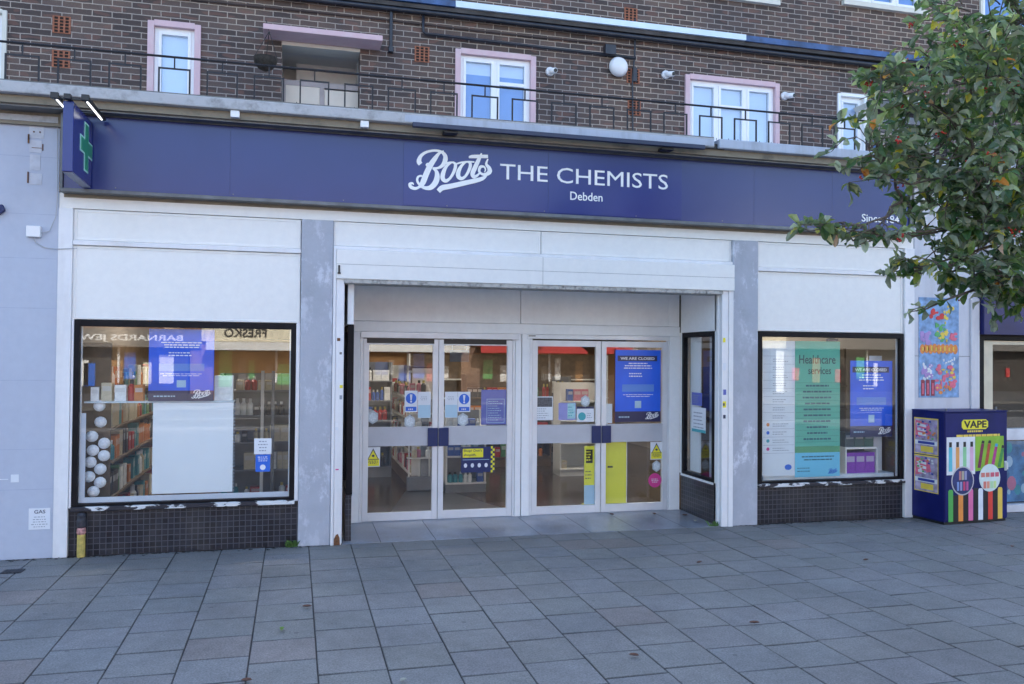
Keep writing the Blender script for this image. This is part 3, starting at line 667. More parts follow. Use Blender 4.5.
# recess: side walls
for sx_, X0_, X1_ in ((1, 4.55, 4.535), (-1, .475, .53)):
    m_ = MB(); xa, xb = (4.55, 4.60) if sx_ > 0 else (.505, .565)
    m_.box(xa, xb, .097 if sx_ < 0 else .06, .93, 0, .46); build(m_, 'stall_riser', MOS, sf)
    m_ = MB().box(xa, xb, .06, .95, 2.16, 2.62).box(xa if sx_ > 0 else .42, xb if sx_ > 0 else .47, .02, .095, .0, 2.62).box(xa-.003, xb-.003, .90, .97, .46, 2.16); build(m_, 'side_panel', CREAMW, sf, bevel=.003)
    fx = (4.543, 4.597) if sx_ > 0 else (.513, .572)
    f = MB().box(*fx, .097, .15, .465, 2.158).box(*fx, .845, .898, .465, 2.158).box(*fx, .15, .845, 2.10, 2.157).box(*fx, .15, .845, .466, .50)
    W_ = build(f, 'side_window', BLACKF, sf, bevel=.003); xm = (fx[0]+fx[1])/2
    build(MB().box(xm-.003, xm+.003, .15, .845, .50, 2.10), 'pane', GLASS, W_)
    build(MB().box(fx[0]-.012 if sx_ > 0 else fx[1], fx[0] if sx_ > 0 else fx[1]+.012, .097, .898, .44, .463), 'sill', UPVC, W_)
build(MB().box(.42, 4.62, .0, 1.0, 2.622, 2.66), 'recess_ceiling', CREAMW, sf)
# header
hd = MB().box(.53, 2.526, .955, 1.05, 2.235, 2.622).box(2.532, 4.535, .955, 1.05, 2.235, 2.622).box(.53, 4.535, .94, 1.05, 2.115, 2.232).box(.53, .60, .945, 1.05, 2.235, 2.62).box(4.39, 4.45, .945, 1.05, 2.235, 2.62)
build(hd, 'header_panel', CREAMW, sf, bevel=.004)
for a, b in ((.59, .70), (2.467, 2.535), (2.545, 2.637), (4.398, 4.535)):
    build(MB().box(a, b, .93, 1.04, .012, 2.114), 'door_post', CREAMW, sf, bevel=.004)
def door(x0, x1, handed, extras=()):
    z0, z1 = .022, 2.045 if not extras else 2.04
    st = .062
    f = MB().box(x0, x0+st, .945, .99, z0, z1).box(x1-st, x1, .945, .99, z0, z1).box(x0+st, x1-st, .946, .99, z0, .112).box(x0+st, x1-st, .946, .99, 1.975, z1)
    D = build(f, 'door', ALU, sf, bevel=.003)
    build(MB().box(x0+st, x1-st, .943, .985, .855, 1.052).box(x0+st, x1-st, .938, .985, 1.045, 1.06).box(x0+st, x1-st, .938, .985, .848, .86), 'middle_rail', ALUD, D)
    build(MB().box(x0+st, x1-st, .962, .968, .112, .85).box(x0+st, x1-st, .962, .968, 1.06, 1.975), 'pane', GLASS, D)
    hx = (x1-.115, x1-.004) if handed > 0 else (x0+.004, x0+.115)
    build(MB().box(*hx, .915, .937, .84, 1.045), 'handle', NAVYD, D, bevel=.004)
    return D
D1 = door(.735, 1.570, 1, (1,)); D2 = door(1.576, 2.435, -1, (1,))
D3 = door(2.675, 3.518, 1); D4 = door(3.527, 4.375, -1)
build(MB().box(.702, .733, .94, 1.0, .012, 2.10).box(2.437, 2.465, .94, 1.0, .012, 2.10).box(.70, 2.50, .90, 1.0, 2.048, 2.113), 'door_frame', ALU, sf, bevel=.003)
build(MB().box(.77, 1.52, .938, .944, 1.99, 2.04).box(1.63, 2.36, .938, .944, 1.99, 2.04), 'brush_slot', BLK, sf)
build(MB().box(2.639, 2.673, .94, 1.0, .012, 2.06).box(4.377, 4.396, .94, 1.0, .012, 2.06).box(2.60, 4.40, .925, 1.0, 2.062, 2.113), 'door_frame', ALU, sf, bevel=.003)
build(MB().box(2.62, 2.70, .915, .925, 2.09, 2.10), 'closer_arm', BLK, sf)
build(MB().box(.53, 4.54, .93, 1.05, -.02, .018), 'threshold', ALUD, sf)

# ================================================================== SIGNS
fs = thing('fascia_sign', 'long navy blue shop fascia reading Boots the chemists Debden in white', 'shop sign', (2.45, -.12, 3.31))
build(MB().box(-2.03, 6.93, -.12, .0, 3.335, 4.00), 'panel', NAVY, fs)
build(MB().box(1.02, 4.03, -.126, -.121, 3.345, 3.975), 'raised_panel', NAVY2, fs, bevel=.002)
build(MB().box(-2.055, 6.955, -.145, .0, 3.30, 3.333).box(-2.056, -2.032, -.144, .0, 3.333, 4.01).box(6.932, 6.956, -.144, .0, 3.333, 4.01).box(-2.03, 6.93, -.135, .0, 4.002, 4.012), 'frame', GREYTRIM, fs, bevel=.003)
build(MB().box(-2.05, 6.95, -.02, .0, 3.27, 3.30), 'packer', SOFF, fs)
build(MB().box(-.612, -.609, -.1206, -.119, 3.336, 3.999).box(4.905, 4.908, -.1206, -.119, 3.336, 3.999).box(5.9, 5.903, -.1206, -.119, 3.336, 3.999).box(2.52, 2.523, -.1266, -.125, 3.346, 3.974), 'seam', NAVYD, fs)
for i in range(9):
    build(MB().disc(-1.6+i*1.02, 3.36, .006, .006, -.1285 if 1.0 < -1.6+i*1.02 < 4.04 else -.1225, -.119, 8), 'rivet', GREYTRIM, fs)
logo(1.073, 3.50-.016, 1.0*.98, -.128, LETW, fs)
text('THE CHEMISTS', 'lettering', 2.005, 3.865, 3.662, 3.822, -.127, LETW, fs, 0, .004)
text('Debden', 'lettering', 2.76, 3.118, 3.492, 3.58, -.127, LETW, fs, .008, .003)
text('Since 1849', 'lettering', 6.29, 6.86, 3.44, 3.53, -.122, LETW, fs, .008, .003)
# blade sign
bs_ = thing('projecting_sign', 'navy projecting sign with a green pharmacy cross at the left end of the fascia', 'sign', (-1.835, -.46, 3.35))
build(MB().box(-1.878, -1.797, -.80, -.146, 3.35, 3.935), 'panel', NAVY2, bs_, bevel=.006)
build(MB().box(-1.872, -1.803, -.78, -.15, 3.342, 3.349), 'underside_trim', M('trim_grey_blue', (.22, .24, .33), .5), bs_)
cxy, czz, a_, b_ = -.36, 3.655, .05, .15
def cross_poly(a, b, sx=1): return [(-a, -b), (a, -b), (a, -a), (b*sx, -a), (b*sx, a), (a, a), (a, b), (-a, b), (-a, a), (-b*sx, a), (-b*sx, -a), (-a, -a)]
def cross_on_side(x0, x1, a, b, m, nm):
    p_ = MB(); n_ = 12; pl = cross_poly(a, b)
    p_.V = [(x0, cxy+u, czz+v) for u, v in pl]+[(x1, cxy+u, czz+v) for u, v in pl]
    p_.F = [tuple(range(12)), tuple(range(12, 24))[::-1]]+[(k, 12+k, 12+(k+1) % 12, (k+1) % 12) for k in range(12)]
    p_.I = [0]*14; p_.C = [None]*14
    return build(p_, nm, m, bs_)
cross_on_side(-1.796, -1.793, .072, .215, CROSSW, 'cross_outline'); cross_on_side(-1.793, -1.790, .055, .198, CROSSG, 'cross')
build(MB().box(-1.850, -1.825, -.82, -.15, 3.945, 3.965).box(-1.86, -1.81, -.86, -.80, 3.94, 3.98).box(-1.96, -1.68, -.30, -.28, 3.976, 3.986).box(-1.96, -1.68, -.70, -.68, 3.976, 3.986), 'bracket', BLK, bs_)
for x in (-1.93, -1.70):
    tl = thing('sign_lamp', ('slim lit strip lamp left of the projecting cross sign' if x < -1.9 else 'slim lit strip lamp right of the projecting cross sign'), 'lamp', (x, -.5, 3.93), 'strip lamps over the cross sign')
    build(MB().box(x-.024, x+.024, -.83, -.19, 3.945, 3.975), 'housing', BLK, tl, bevel=.004)
    build(MB().box(x-.03, x+.03, -.86, -.82, 3.935, 3.985), 'end_cap', BLK, tl, bevel=.004)
    build(MB().box(x-.006, x+.006, -.78, -.24, 3.940, 3.9455), 'tube', LEDW, tl)
tr = thing('trough_light', 'long dark blue sign trough light clipped under the balcony edge', 'lamp', (2.5, -.38, 4.03))
build(MB().box(1.07, 4.16, -.415, -.365, 4.055, 4.10), 'housing', M('trough_navy', (.02, .03, .07), .4), tr, bevel=.006)
for x in (1.45, 3.75): build(MB().box(x-.07, x+.07, -.37, -.13, 4.03, 4.055), 'arm', BLK, tr, bevel=.004)
for x, l in ((-.56, 'small white junction box under the balcony left of the shop name'), (.62, 'small white junction box under the balcony just before the trough light')):
    jb = build(MB().box(x-.04, x+.04, -.33, -.277, 4.035, 4.098), 'junction_box', UPVC, label=l, cat='junction box', group='white boxes above the fascia', bevel=.005)

# ================================================================== NEIGHBOURS
nl = thing('neighbour_wall', 'pale blue painted wall of the building left of the chemist', 'wall', (-4, 0, 0))
build(MB().box(-9, -2.092, -.012, .3, 0, 3.985), 'wall', BLUEWALL, nl, bevel=.004)
g = MB()
for z in (.62, .98, 1.6, 2.25, 2.7, 3.1, 3.62): g.box(-9, -2.1, -.0128, -.0118, z, z+.004)
build(g, 'mortar_line', M('blue_wall_line', (.36, .40, .52), .8), nl)
build(MB().box(-9, -2.10, -.06, -.013, 3.93, 3.985), 'cornice', SLABM, nl)
pt = MB().box(-2.345, -2.225, -.016, -.0125, 3.79, 3.95).box(-2.34, -2.24, -.016, -.0125, 3.66, 3.77).box(-2.335, -2.25, -.016, -.0125, 3.50, 3.64).box(-2.34, -2.235, -.016, -.0125, 3.37, 3.47)
build(pt, 'bare_patch', painted('bare_render', (.58, .60, .66), (.3, .3, .33), .5, .8, streak=False, dscale=3), nl)
pt = MB().box(-2.352, -2.342, -.03, -.013, 3.74, 3.82).box(-2.35, -2.342, -.03, -.013, 3.38, 3.48).box(-2.31, -2.30, -.025, -.016, 3.84, 3.852).box(-2.26, -2.25, -.025, -.016, 3.84, 3.852).box(-2.235, -2.228, -.02, -.013, 3.68, 3.74).box(-2.32, -2.24, -.02, -.016, 3.70, 3.704)
build(pt, 'fixing', RUST, nl)
build(MB().box(-2.62, -2.46, -.015, -.0125, .715, .722).box(-2.44, -2.375, -.0155, -.0125, .69, .76), 'paint_scar', PAPER, nl)
mbx = thing('cable_box', 'small grey cable box with loose wires on the pale blue wall', 'junction box', (-2.286, -.03, 2.89))
build(MB().box(-2.344, -2.228, -.06, -.0125, 2.89, 2.99), 'box', UPVC, mbx, bevel=.006)
build(MB().tube([(-2.23, -.03, 2.93), (-2.16, -.03, 2.95), (-2.11, -.035, 3.08), (-2.10, -.035, 3.25), (-2.11, -.03, 3.92)], .004, 5).tube([(-2.29, -.04, 2.89), (-2.27, -.03, 2.84), (-2.2, -.02, 2.80), (-2.09, -.04, 2.79), (-1.93, -.035, 2.805)], .004, 5), 'wire', M('wire_grey', (.42, .43, .46), .6), mbx)
gs = thing('gas_notice', 'small white GAS notice low on the pale blue wall', 'notice', (-2.20, -.015, .26))
build(MB().box(-2.29, -2.115, -.017, -.0125, .262, .452), 'plate', PAPER, gs)
text('GAS', 'lettering', -2.245, -2.155, .405, .437, -.0175, BARD, gs, .01, .001)
rects('small_print', lines(-2.27, -2.135, .275, .385, 5, random.Random(1), True, .3), -.0172, BARG, gs, .001)
be = thing('blue_bracket_sign', 'end of a dark blue sign at the left edge of the pale blue wall', 'sign', (-2.72, -.2, 3.1))
build(MB().prism([(-2.75, 3.17), (-2.54, 3.17), (-2.52, 3.12), (-2.56, 3.08), (-2.75, 3.06)], -.05, -.013), 'panel', NAVYD, be, bevel=.004)
# marker post
mp = thing('marker_post', 'stubby yellow and black post against the black tiles at the left window', 'post', (-1.855, -.025, 0))
build(MB().lathe([(.035, 0), (.035, .19), (.034, .205)], -1.855, -.025, 0, 16), 'base', M('worn_yellow', (.50, .38, .10), .7, 0, .3, 25, .3), mp, smooth=False)
build(MB().lathe([(.032, .205), (.040, .22), (.038, .25), (.032, .265)], -1.855, -.025, 0, 16), 'collar', M('worn_pink', (.45, .22, .20), .7, 0, .6, 40), mp)
build(MB().lathe([(.030, .265), (.040, .28), (.042, .33), (.036, .35), (.038, .38), (.024, .40), (.001, .402)], -1.855, -.025, 0, 16), 'cap', M('worn_black', (.035, .035, .045), .6, 0, .5, 25), mp, smooth=False)
# weeds
for (x, y, n_, l) in ((.0, -.03, 46, 'tuft of green weed at the foot of the left grey pillar'), (4.50, .0, 14, 'small weed and litter at the foot of the right shutter guide')):
    r3 = random.Random(int(x*10)+3); wmb = MB()
    for i in range(n_):
        a = r3.random()*6.28; L = .03+.045*r3.random(); px, py = x+r3.uniform(-.05, .05), y+r3.uniform(-.02, .012)
        dx, dy = math.cos(a)*L, math.sin(a)*L*.6-.01; ww = .007
        wmb.face([(px-ww, py, .002), (px+ww, py, .002), (px+dx*.6+ww, py+dy*.6, L*.9), (px+dx, py+dy, L*1.0), (px+dx*.6-ww, py+dy*.6, L*.8)])
    build(wmb, 'weed_tuft', M('weed_green', (.07, .15, .03), .7, 0, .3, 40), label=l, cat='weed')
# right neighbour
nr = thing('neighbour_shopfront', 'shopfront right of the chemist with dark blue fascia and cream window frame', 'shopfront', (9.5, 0, 0))
build(MB().box(7.092, 8.02, -.02, .35, 0, 3.985), 'pier', painted('pier_grey_white', (.60, .61, .66), (.30, .28, .27), .5, .7, streak=True, bump=.4), nr, bevel=.006)
build(MB().box(7.88, 8.0, -.05, -.022, 0, 2.6), 'downpipe_boxing', painted('boxing_white', (.62, .62, .65), (.25, .22, .2), .6, .6), nr, bevel=.004)
build(MB().box(7.10, 7.90, -.024, -.0205, 1.90, 1.905), 'seam', GREYTRIM, nr)
build(MB().box(8.02, 14, -.10, .2, 2.17, 2.62), 'fascia', M('deep_blue_fascia', (.012, .014, .10), .4, 0, .2, 3), nr)
build(MB().box(8.02, 14, -.14, .2, 2.62, 3.985), 'shutter_box', painted('grey_box_paint', (.40, .40, .42), (.3, .29, .28), .4, .6), nr)
build(MB().box(8.02, 14, -.02, .2, 2.11, 2.168), 'frame_head', BLACKF, nr)
build(MB().box(8.02, 8.10, -.01, .2, 0, 2.11), 'frame_post', BLACKF, nr)
build(MB().box(8.10, 8.26, .02, .15, .0, 2.10).box(8.26, 14, .03, .15, 2.05, 2.10).box(10.2, 10.3, .03, .15, 0, 2.05), 'cream_frame', M('cream_paint', (.62, .56, .42), .5), nr, bevel=.004)
build(MB().box(8.26, 14, .02, .12, .88, 1.02).box(8.26, 14, .0, .14, 0, .09), 'window_bar', M('bar_white', (.66, .68, .72), .45), nr, bevel=.004)
build(MB().box(8.26, 14, .07, .076, .09, .88).box(8.26, 14, .07, .076, 1.02, 2.05), 'pane', GLASS, nr)
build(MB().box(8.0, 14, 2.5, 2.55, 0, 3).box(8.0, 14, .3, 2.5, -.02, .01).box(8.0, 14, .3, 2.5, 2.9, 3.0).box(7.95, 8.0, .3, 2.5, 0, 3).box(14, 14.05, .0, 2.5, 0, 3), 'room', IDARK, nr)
build(MB().box(14.0, 18, -.02, .3, 0, 3.985), 'far_pier', BLUEWALL, nr)
ps = build(MB().box(8.80, 9.35, .055, .058, 1.15, 1.65), 'yellow_notice', M('pale_yellow_paper', (.55, .54, .22), .6), label='pale yellow notice inside the right neighbour window', cat='notice')
# coloured printed film behind the lower neighbour window
pf = thing('printed_window_film', 'blue printed film low in the right neighbour window', 'window film', (9.5, .09, .1))
build(MB().box(8.28, 11.5, .088, .092, .11, .86), 'film', M('film_blue', (.07, .19, .36), .4, 0, .5, 7), pf)
r4 = random.Random(8)
for m_, cc in ((M('film_pink', (.5, .16, .25), .5), 9), (M('film_pale', (.4, .55, .66), .5), 26), (M('film_teal', (.05, .3, .34), .5), 16)):
    q = MB()
    for i in range(cc):
        x, z = r4.uniform(8.35, 10.6), r4.uniform(.18, .8); s_ = .02+.05*r4.random(); q.disc(x, z, s_, s_*1.3, .0875-.0002*i*.3, .088, 10)
    build(q, 'printed_shape', m_, pf)

# colourful poster on the pier (generic shapes)
pp = thing('sweet_shop_poster', 'tall blue and orange cartoon style poster on the pier above the vape cabinet', 'poster', (7.43, -.025, 1.41))
build(MB().box(7.15, 7.72, -.026, -.0215, 1.41, 2.60), 'sheet', M('poster_sheet_blue', (.20, .34, .56), .55, 0, .4, 14), pp)
ORG = M('print_orange', (.72, .24, .05), .5, 0, .2, 30); PNK = M('print_pink', (.70, .14, .22), .5, 0, .2, 30); YE = M('print_yellow', (.78, .58, .08), .5); WH = M('print_white', (.7, .72, .74), .5); GN = M('print_green', (.10, .40, .12), .5); RD = M('print_red', (.62, .04, .04), .5); LB = M('print_lilac', (.40, .26, .55), .5)
q = MB()
for i in range(9): q.disc(7.20+i*.058, 1.985+.008*(i % 2), .036, .058, -.0285, -.0265, 12)
q.box(7.17, 7.70, -.0275, -.0265, 1.965, 2.0); build(q, 'bubble_band', ORG, pp)
for i in range(8): build(MB().box(7.197+i*.062, 7.215+i*.062, -.0298, -.0290, 1.965, 2.005+.01*(i % 3)), 'bubble_mark', YE, pp)
r5 = random.Random(21)
for m_, n_, za, zb, xa, xb, sa in ((PNK, 9, 1.50, 1.80, 7.40, 7.68, .035), (YE, 6, 1.52, 1.75, 7.38, 7.66, .022), (LB, 8, 2.06, 2.20, 7.18, 7.34, .03), (GN, 7, 2.08, 2.28, 7.36, 7.52, .03), (YE, 6, 2.08, 2.22, 7.40, 7.56, .026), (RD, 4, 2.34, 2.44, 7.32, 7.48, .03), (WH, 8, 1.58, 1.82, 7.2, 7.34, .018), (ORG, 5, 1.46, 1.62, 7.42, 7.68, .03), (LB, 5, 1.66, 1.84, 7.20, 7.36, .03), (WH, 4, 1.80, 1.88, 7.42, 7.66, .018), (YE, 5, 2.30, 2.5, 7.5, 7.66, .022), (PNK, 4, 2.08, 2.2, 7.6, 7.68, .03)):
    q = MB()
    for i in range(n_*2):
        q.disc(r5.uniform(xa, xb), r5.uniform(za, zb), sa*r5.uniform(.35, 1.2), sa*r5.uniform(.35, 1.3), -.0290-.0003*r5.random()*8-.0002*i, -.0266, 9)
    build(q, 'printed_shape', m_, pp)
q = MB()
for i in range(3): q.box(7.18+i*.07, 7.232+i*.07, -.0285, -.0265, 1.43, 1.62)
build(q, 'drink_panel', M('print_dark_red', (.25, .03, .05), .5), pp)
q = MB()
for i in range(3): q.box(7.196+i*.07, 7.216+i*.07, -.0295, -.0286, 1.45, 1.58)
build(q, 'drink_mark', PNK, pp)

# ================================================================== VAPE CABINET (local coordinates, then turned)
CW, CD, CH = .93, .50, 1.265
vc = thing('vape_cabinet', 'dark blue metal cabinet printed with vape adverts standing by the pier', 'cabinet', (0, 0, 0))
CABB = M('cabinet_blue', (.007, .011, .105), .42, 0, .2, 4, .05, 60, .25)
build(MB().box(0, CW, .012, CD, .03, CH), 'body', CABB, vc, bevel=.006)
build(MB().box(.008, CW-.008, 0, .010, .045, CH-.012), 'door', CABB, vc, bevel=.003)
build(MB().box(.01, CW-.01, .02, CD-.01, 0, .03), 'plinth', BLK, vc)
build(MB().box(-.004, CW+.004, -.004, CD, CH, CH+.012), 'top', CABB, vc, bevel=.003)
build(MB().tube([(.12, .1, CH+.01), (.12, .1, CH+.035)], .012).tube([(CW-.06, .1, CH+.01), (CW-.06, .1, CH+.05)], .012), 'lifting_eye', GREYTRIM, vc)
build(MB().box(CW-.045, CW-.022, -.03, .0, .60, .68).box(CW-.05, CW-.018, -.008, .0, .585, .695), 'handle', ALU, vc, bevel=.003)
yb = -.0005
q = MB(); q.prism([(.245, 1.095), (.27, 1.07), (.60, 1.07), (.635, 1.095), (.635, 1.155), (.60, 1.18), (.27, 1.18), (.245, 1.155)], yb-.0015, yb); build(q, 'logo_backing', YELS, vc)
text('VAPE', 'lettering', .275, .61, 1.085, 1.168, yb-.0018, BLK, vc, .03, .0015)
rects('small_print', lines(.28, .60, 1.035, 1.058, 1, random.Random(4), True, .9), yb, YE, vc)
rects('small_print', lines(.14, .84, .985, 1.012, 1, random.Random(6), True, .9), yb, YE, vc)
rects('white_panel', [(.025, .44, .56, .985)], yb, WH, vc)
build(MB().prism([(.442, .59), (.87, .62), (.87, .985), (.442, .985)], yb-.0016, yb), 'green_panel', M('lime_print', (.24, .46, .03), .5, 0, .25, 5), vc)
VC = [(.10, .50, .62), (.80, .36, .10), (.28, .62, .32), (.72, .42, .60)]
for i, c in enumerate(VC):
    x = .055+i*.103
    rects('vape_picture', [(x, x+.05, .60, .87)], yb-.0016, M('print_vape', c, .5, 0, .1), vc); rects('vape_tip', [(x+.006, x+.044, .872, .93)], yb-.0016, BLK, vc)
for i, c in enumerate([(.18, .02, .07), (.42, .07, .03), (.42, .04, .22), (.05, .26, .06)]):
    x = .475+i*.10; dz = 0 if i < 2 else -.02*i
    build(MB().prism([(x, .63), (x+.045, .625), (x+.10, .90+dz), (x+.058, .905+dz)], yb-.0032, yb-.0018), 'vape_picture', M('print_vape_dark', c, .5, 0, .3, 20), vc)
    build(MB().prism([(x+.058, .907+dz), (x+.10, .902+dz), (x+.104, .935+dz), (x+.068, .94+dz)], yb-.0032, yb-.0018), 'vape_tip', M('vape_tip_print', (.05, .35, .6) if i == 2 else (.02, .02, .02), .5), vc)
TC = [(.08, .40, .08), (.80, .28, .05), (.72, .16, .36), (.72, .76, .82), (.70, .05, .03), (.80, .55, .08)]
for i, c in enumerate(TC):
    x = .05+i*.146
    build(MB().prism([(x, .035), (x+.068, .035), (x+.068, .375), (x+.056, .395), (x+.012, .395), (x, .375)], yb-.0015, yb), 'vape_picture', M('print_tube', c, .45, 0, .08, 9), vc)
rects('black_strip', [(.12, .195, .035, .33), (.27, .34, .035, .33), (.42, .485, .035, .40), (.565, .63, .035, .36), (.71, .776, .035, .36)], yb+.0005, BLK, vc, .001)
q = MB().disc(.255, .49, .165, .165, yb-.004, yb-.003); build(q, 'badge', M('badge_silver', (.5, .48, .5), .4), vc)
q = MB().disc(.255, .49, .150, .150, yb-.005, yb-.0042); build(q, 'badge_face', M('badge_navy', (.02, .03, .14), .5, 0, .4, 9), vc)
q = MB().disc(.655, .51, .158, .158, yb-.0045, yb-.0033); build(q, 'badge', M('badge_mint', (.62, .72, .70), .5, 0, .1, 8), vc)
r6 = random.Random(2)
for i in range(4): rects('badge_picture', [(.525+i*.07, .58+i*.07, .52, .57)], yb-.005, M('pk', (.62, .10+.1*r6.random(), .16), .5), vc)
for i, c in enumerate([(.7, .2, .15), (.75, .3, .2), (.45, .7, .4), (.6, .75, .3)]): rects('badge_picture', [(.56+i*.05, .60+i*.05, .39, .47)], yb-.005, M('pk2', c, .5), vc)
for i, c in enumerate([(.5, .2, .2), (.45, .4, .3), (.3, .3, .5)]): rects('badge_picture', [(.20+i*.04, .232+i*.04, .50, .60)], yb-.0055, M('pk3', c, .5), vc)
for i, c in enumerate([(.2, .3, .6), (.3, .3, .55), (.6, .06, .15), (.5, .1, .3)]): rects('badge_picture', [(.17+i*.045, .20+i*.045, .38, .48)], yb-.0055, M('pk4', c, .5), vc)
# posters on its left side (plane x = 0)
def side_rect(nm, y0, y1, z0, z1, off, m_, par=vc):
    return build(MB().box(-off-.0015, -off, y0, y1, z0, z1), nm, m_, par)
for zb in (.335, .765):
    side_rect('poster', .09, .44, zb, zb+.42, .0, YE)
    side_rect('poster_sheet', .10, .43, zb+.01, zb+.405, .0016, M('side_lilac', (.36, .30, .42), .5, 0, .6, 12))
    def side_poly(pl, off, m_, nm):
        p_ = MB(); n_ = len(pl)
        p_.V = [(-off-.001, u, v) for u, v in pl]+[(-off, u, v) for u, v in pl]
        p_.F = [tuple(range(n_)), tuple(range(n_, 2*n_))[::-1]]+[(k, n_+k, n_+(k+1) % n_, (k+1) % n_) for k in range(n_)]; p_.I = [0]*(n_+2); p_.C = [None]*(n_+2)
        build(p_, nm, m_, vc)
    side_poly([(.42, zb+.39), (.22, zb+.355), (.19, zb+.24), (.42, zb+.18)], .0032, PNK, 'poster_wedge')
    for r_ in range(3): side_poly([(.40-.01*r_, zb+.36-.055*r_), (.26, zb+.34-.05*r_), (.26, zb+.31-.05*r_), (.40-.01*r_, zb+.325-.055*r_)], .0044, WH, 'poster_mark')
    side_rect('poster_band', .105, .425, zb+.11, zb+.16, .0032, WH); side_rect('poster_mark', .14, .38, zb+.12, zb+.15, .0048, M('side_navy', (.03, .05, .3), .5))
    side_rect('poster_band', .16, .34, zb+.03, zb+.095, .0032, YE)
    for i in range(22):
        side_rect('poster_mark', *(lambda u: (u, u+.03))(r6.uniform(.105, .38)), *(lambda v: (v, v+.02))(zb+r6.uniform(.17, .38)), .0050+.0003*i, r6.choice([LB, ORG, GN, WH, M('sn', (.03, .06, .3), .5)]))
place(vc, (7.085, -.505, 0), R(4.0))

# ================================================================== INTERIOR
it = thing('shop_interior', 'dim shop interior with brown floor and warm wooden back wall', 'shop interior', (2.5, 5, 0))
build(MB().box(-2.08, 7.08, 1.05, 9.5, -.03, .006).box(-2.08, .41, .12, 1.05, -.03, .006).box(4.61, 7.08, .12, 1.05, -.03, .006), 'floor', IFLOOR, it)
build(MB().prism([(0, 0), (0, 0), (0, 0)], 0, 0) if False else MB().face([(1.0, 1.06, .010), (2.6, 1.06, .010), (1.95, 3.3, .010), (1.55, 3.3, .010)]), 'floor_inlay', IFLG, it)
build(MB().box(-2.2, -2.06, .12, 9.5, 0, 3.0).box(7.06, 7.2, .12, 9.5, 0, 3.0), 'side_wall', IWALL, it)
build(MB().box(-2.08, 7.08, 9.4, 9.5, 0, 2.15), 'back_wall', WOODW, it)
build(MB().box(-2.08, 7.08, 8.8, 9.4, 2.15, 3.0).box(-2.08, 7.08, 6.0, 6.3, 2.35, 3.0), 'bulkhead', IDARK, it)
build(MB().box(-2.2, 7.2, 1.05, 9.6, 2.95, 3.05).box(-2.2, .42, .12, 1.05, 2.95, 3.05).box(4.62, 7.2, .12, 1.05, 2.95, 3.05).box(.42, 4.62, 1.051, 1.15, 2.62, 2.95), 'ceiling', ICEIL, it)
build(MB().box(-2.2, .42, .12, .14, 2.16, 3.0).box(4.62, 7.2, .12, .14, 2.16, 3.0).box(.41, .44, .98, 1.06, 0, 2.7).box(.40, .425, .12, 1.0, 2.16, 2.95).box(4.60, 4.63, .12, 1.0, 2.16, 2.95), 'front_lining', IWALL, it)
clp = None
for i, (x, y) in enumerate([(-.9, 2.6), (2.4, 3.4), (5.8, 2.6), (-.9, 6.8), (2.4, 7.4), (5.8, 6.8)]):
    if clp is None:
        clp = thing('ceiling_light', '', 'lamp', (0, 0, 0), 'ceiling light panels inside the shop')
        build(MB().box(-.62, .62, -.17, .17, -.03, 0), 'frame', UPVC, clp); build(MB().box(-.6, .6, -.15, .15, -.033, -.0305), 'diffuser', CLAMP, clp); c = clp
    else: c = copy_tree(clp)
    c.location = (x, y, 2.948)
    c['label'] = f"lit ceiling panel {['near the front','near the back'][i//3]} of the shop, {['left','middle','right'][i%3]} of its row"

# product prototypes
def proto_mesh(kind, c, w_, d_, h_, nm):
    mb = MB(); m_ = M(nm+'_mat', c, .4, 0, .12, 25)
    if kind == 'box':
        mb.box(-w_/2, w_/2, 0, d_, 0, h_); mb.box(-w_/2*.8, w_/2*.8, -.0008, 0, h_*.55, h_*.82, 1); mats = [m_, M(nm+'_lab', tuple(min(.8, x*.4+.35) for x in c), .5)]
    else:
        r_ = w_/2; mb.lathe([(r_*.96, 0), (r_, .01), (r_, h_*.66), (r_*.55, h_*.76), (r_*.4, h_*.8)], 0, r_, 0, 10); mb.lathe([(r_*.48, h_*.8), (r_*.48, h_)], 0, r_, 0, 10, 1); mats = [m_, M(nm+'_cap', random.choice([(.7, .7, .7), (.03, .03, .04), (.5, .4, .1)]), .4)]
    o = build(mb, nm, mats, origin=(0, 0, 0)); return o
PAL = {'red': (.42, .03, .03), 'orange': (.55, .18, .04), 'teal': (.05, .28, .32), 'white': (.80, .80, .78), 'cream': (.55, .48, .34), 'purple': (.22, .03, .38), 'dark': (.04, .035, .04), 'green': (.06, .22, .08), 'pink': (.58, .2, .28), 'blue': (.05, .12, .42)}
PW = {}
NPROD = [0]
def product(kind, cname, w_, h_, d_=.1):
    key = (kind, cname, round(w_, 3), round(h_, 3))
    if key not in PW:
        o = proto_mesh(kind, PAL[cname], w_, d_, h_, 'product_carton' if kind == 'box' else 'product_bottle'); PW[key] = [o, False]
    p_ = PW[key]
    if not p_[1]: p_[1] = True; return p_[0]
    o = p_[0].copy(); col.objects.link(o); return o
KW = {'box': 'carton', 'bottle': 'bottle'}
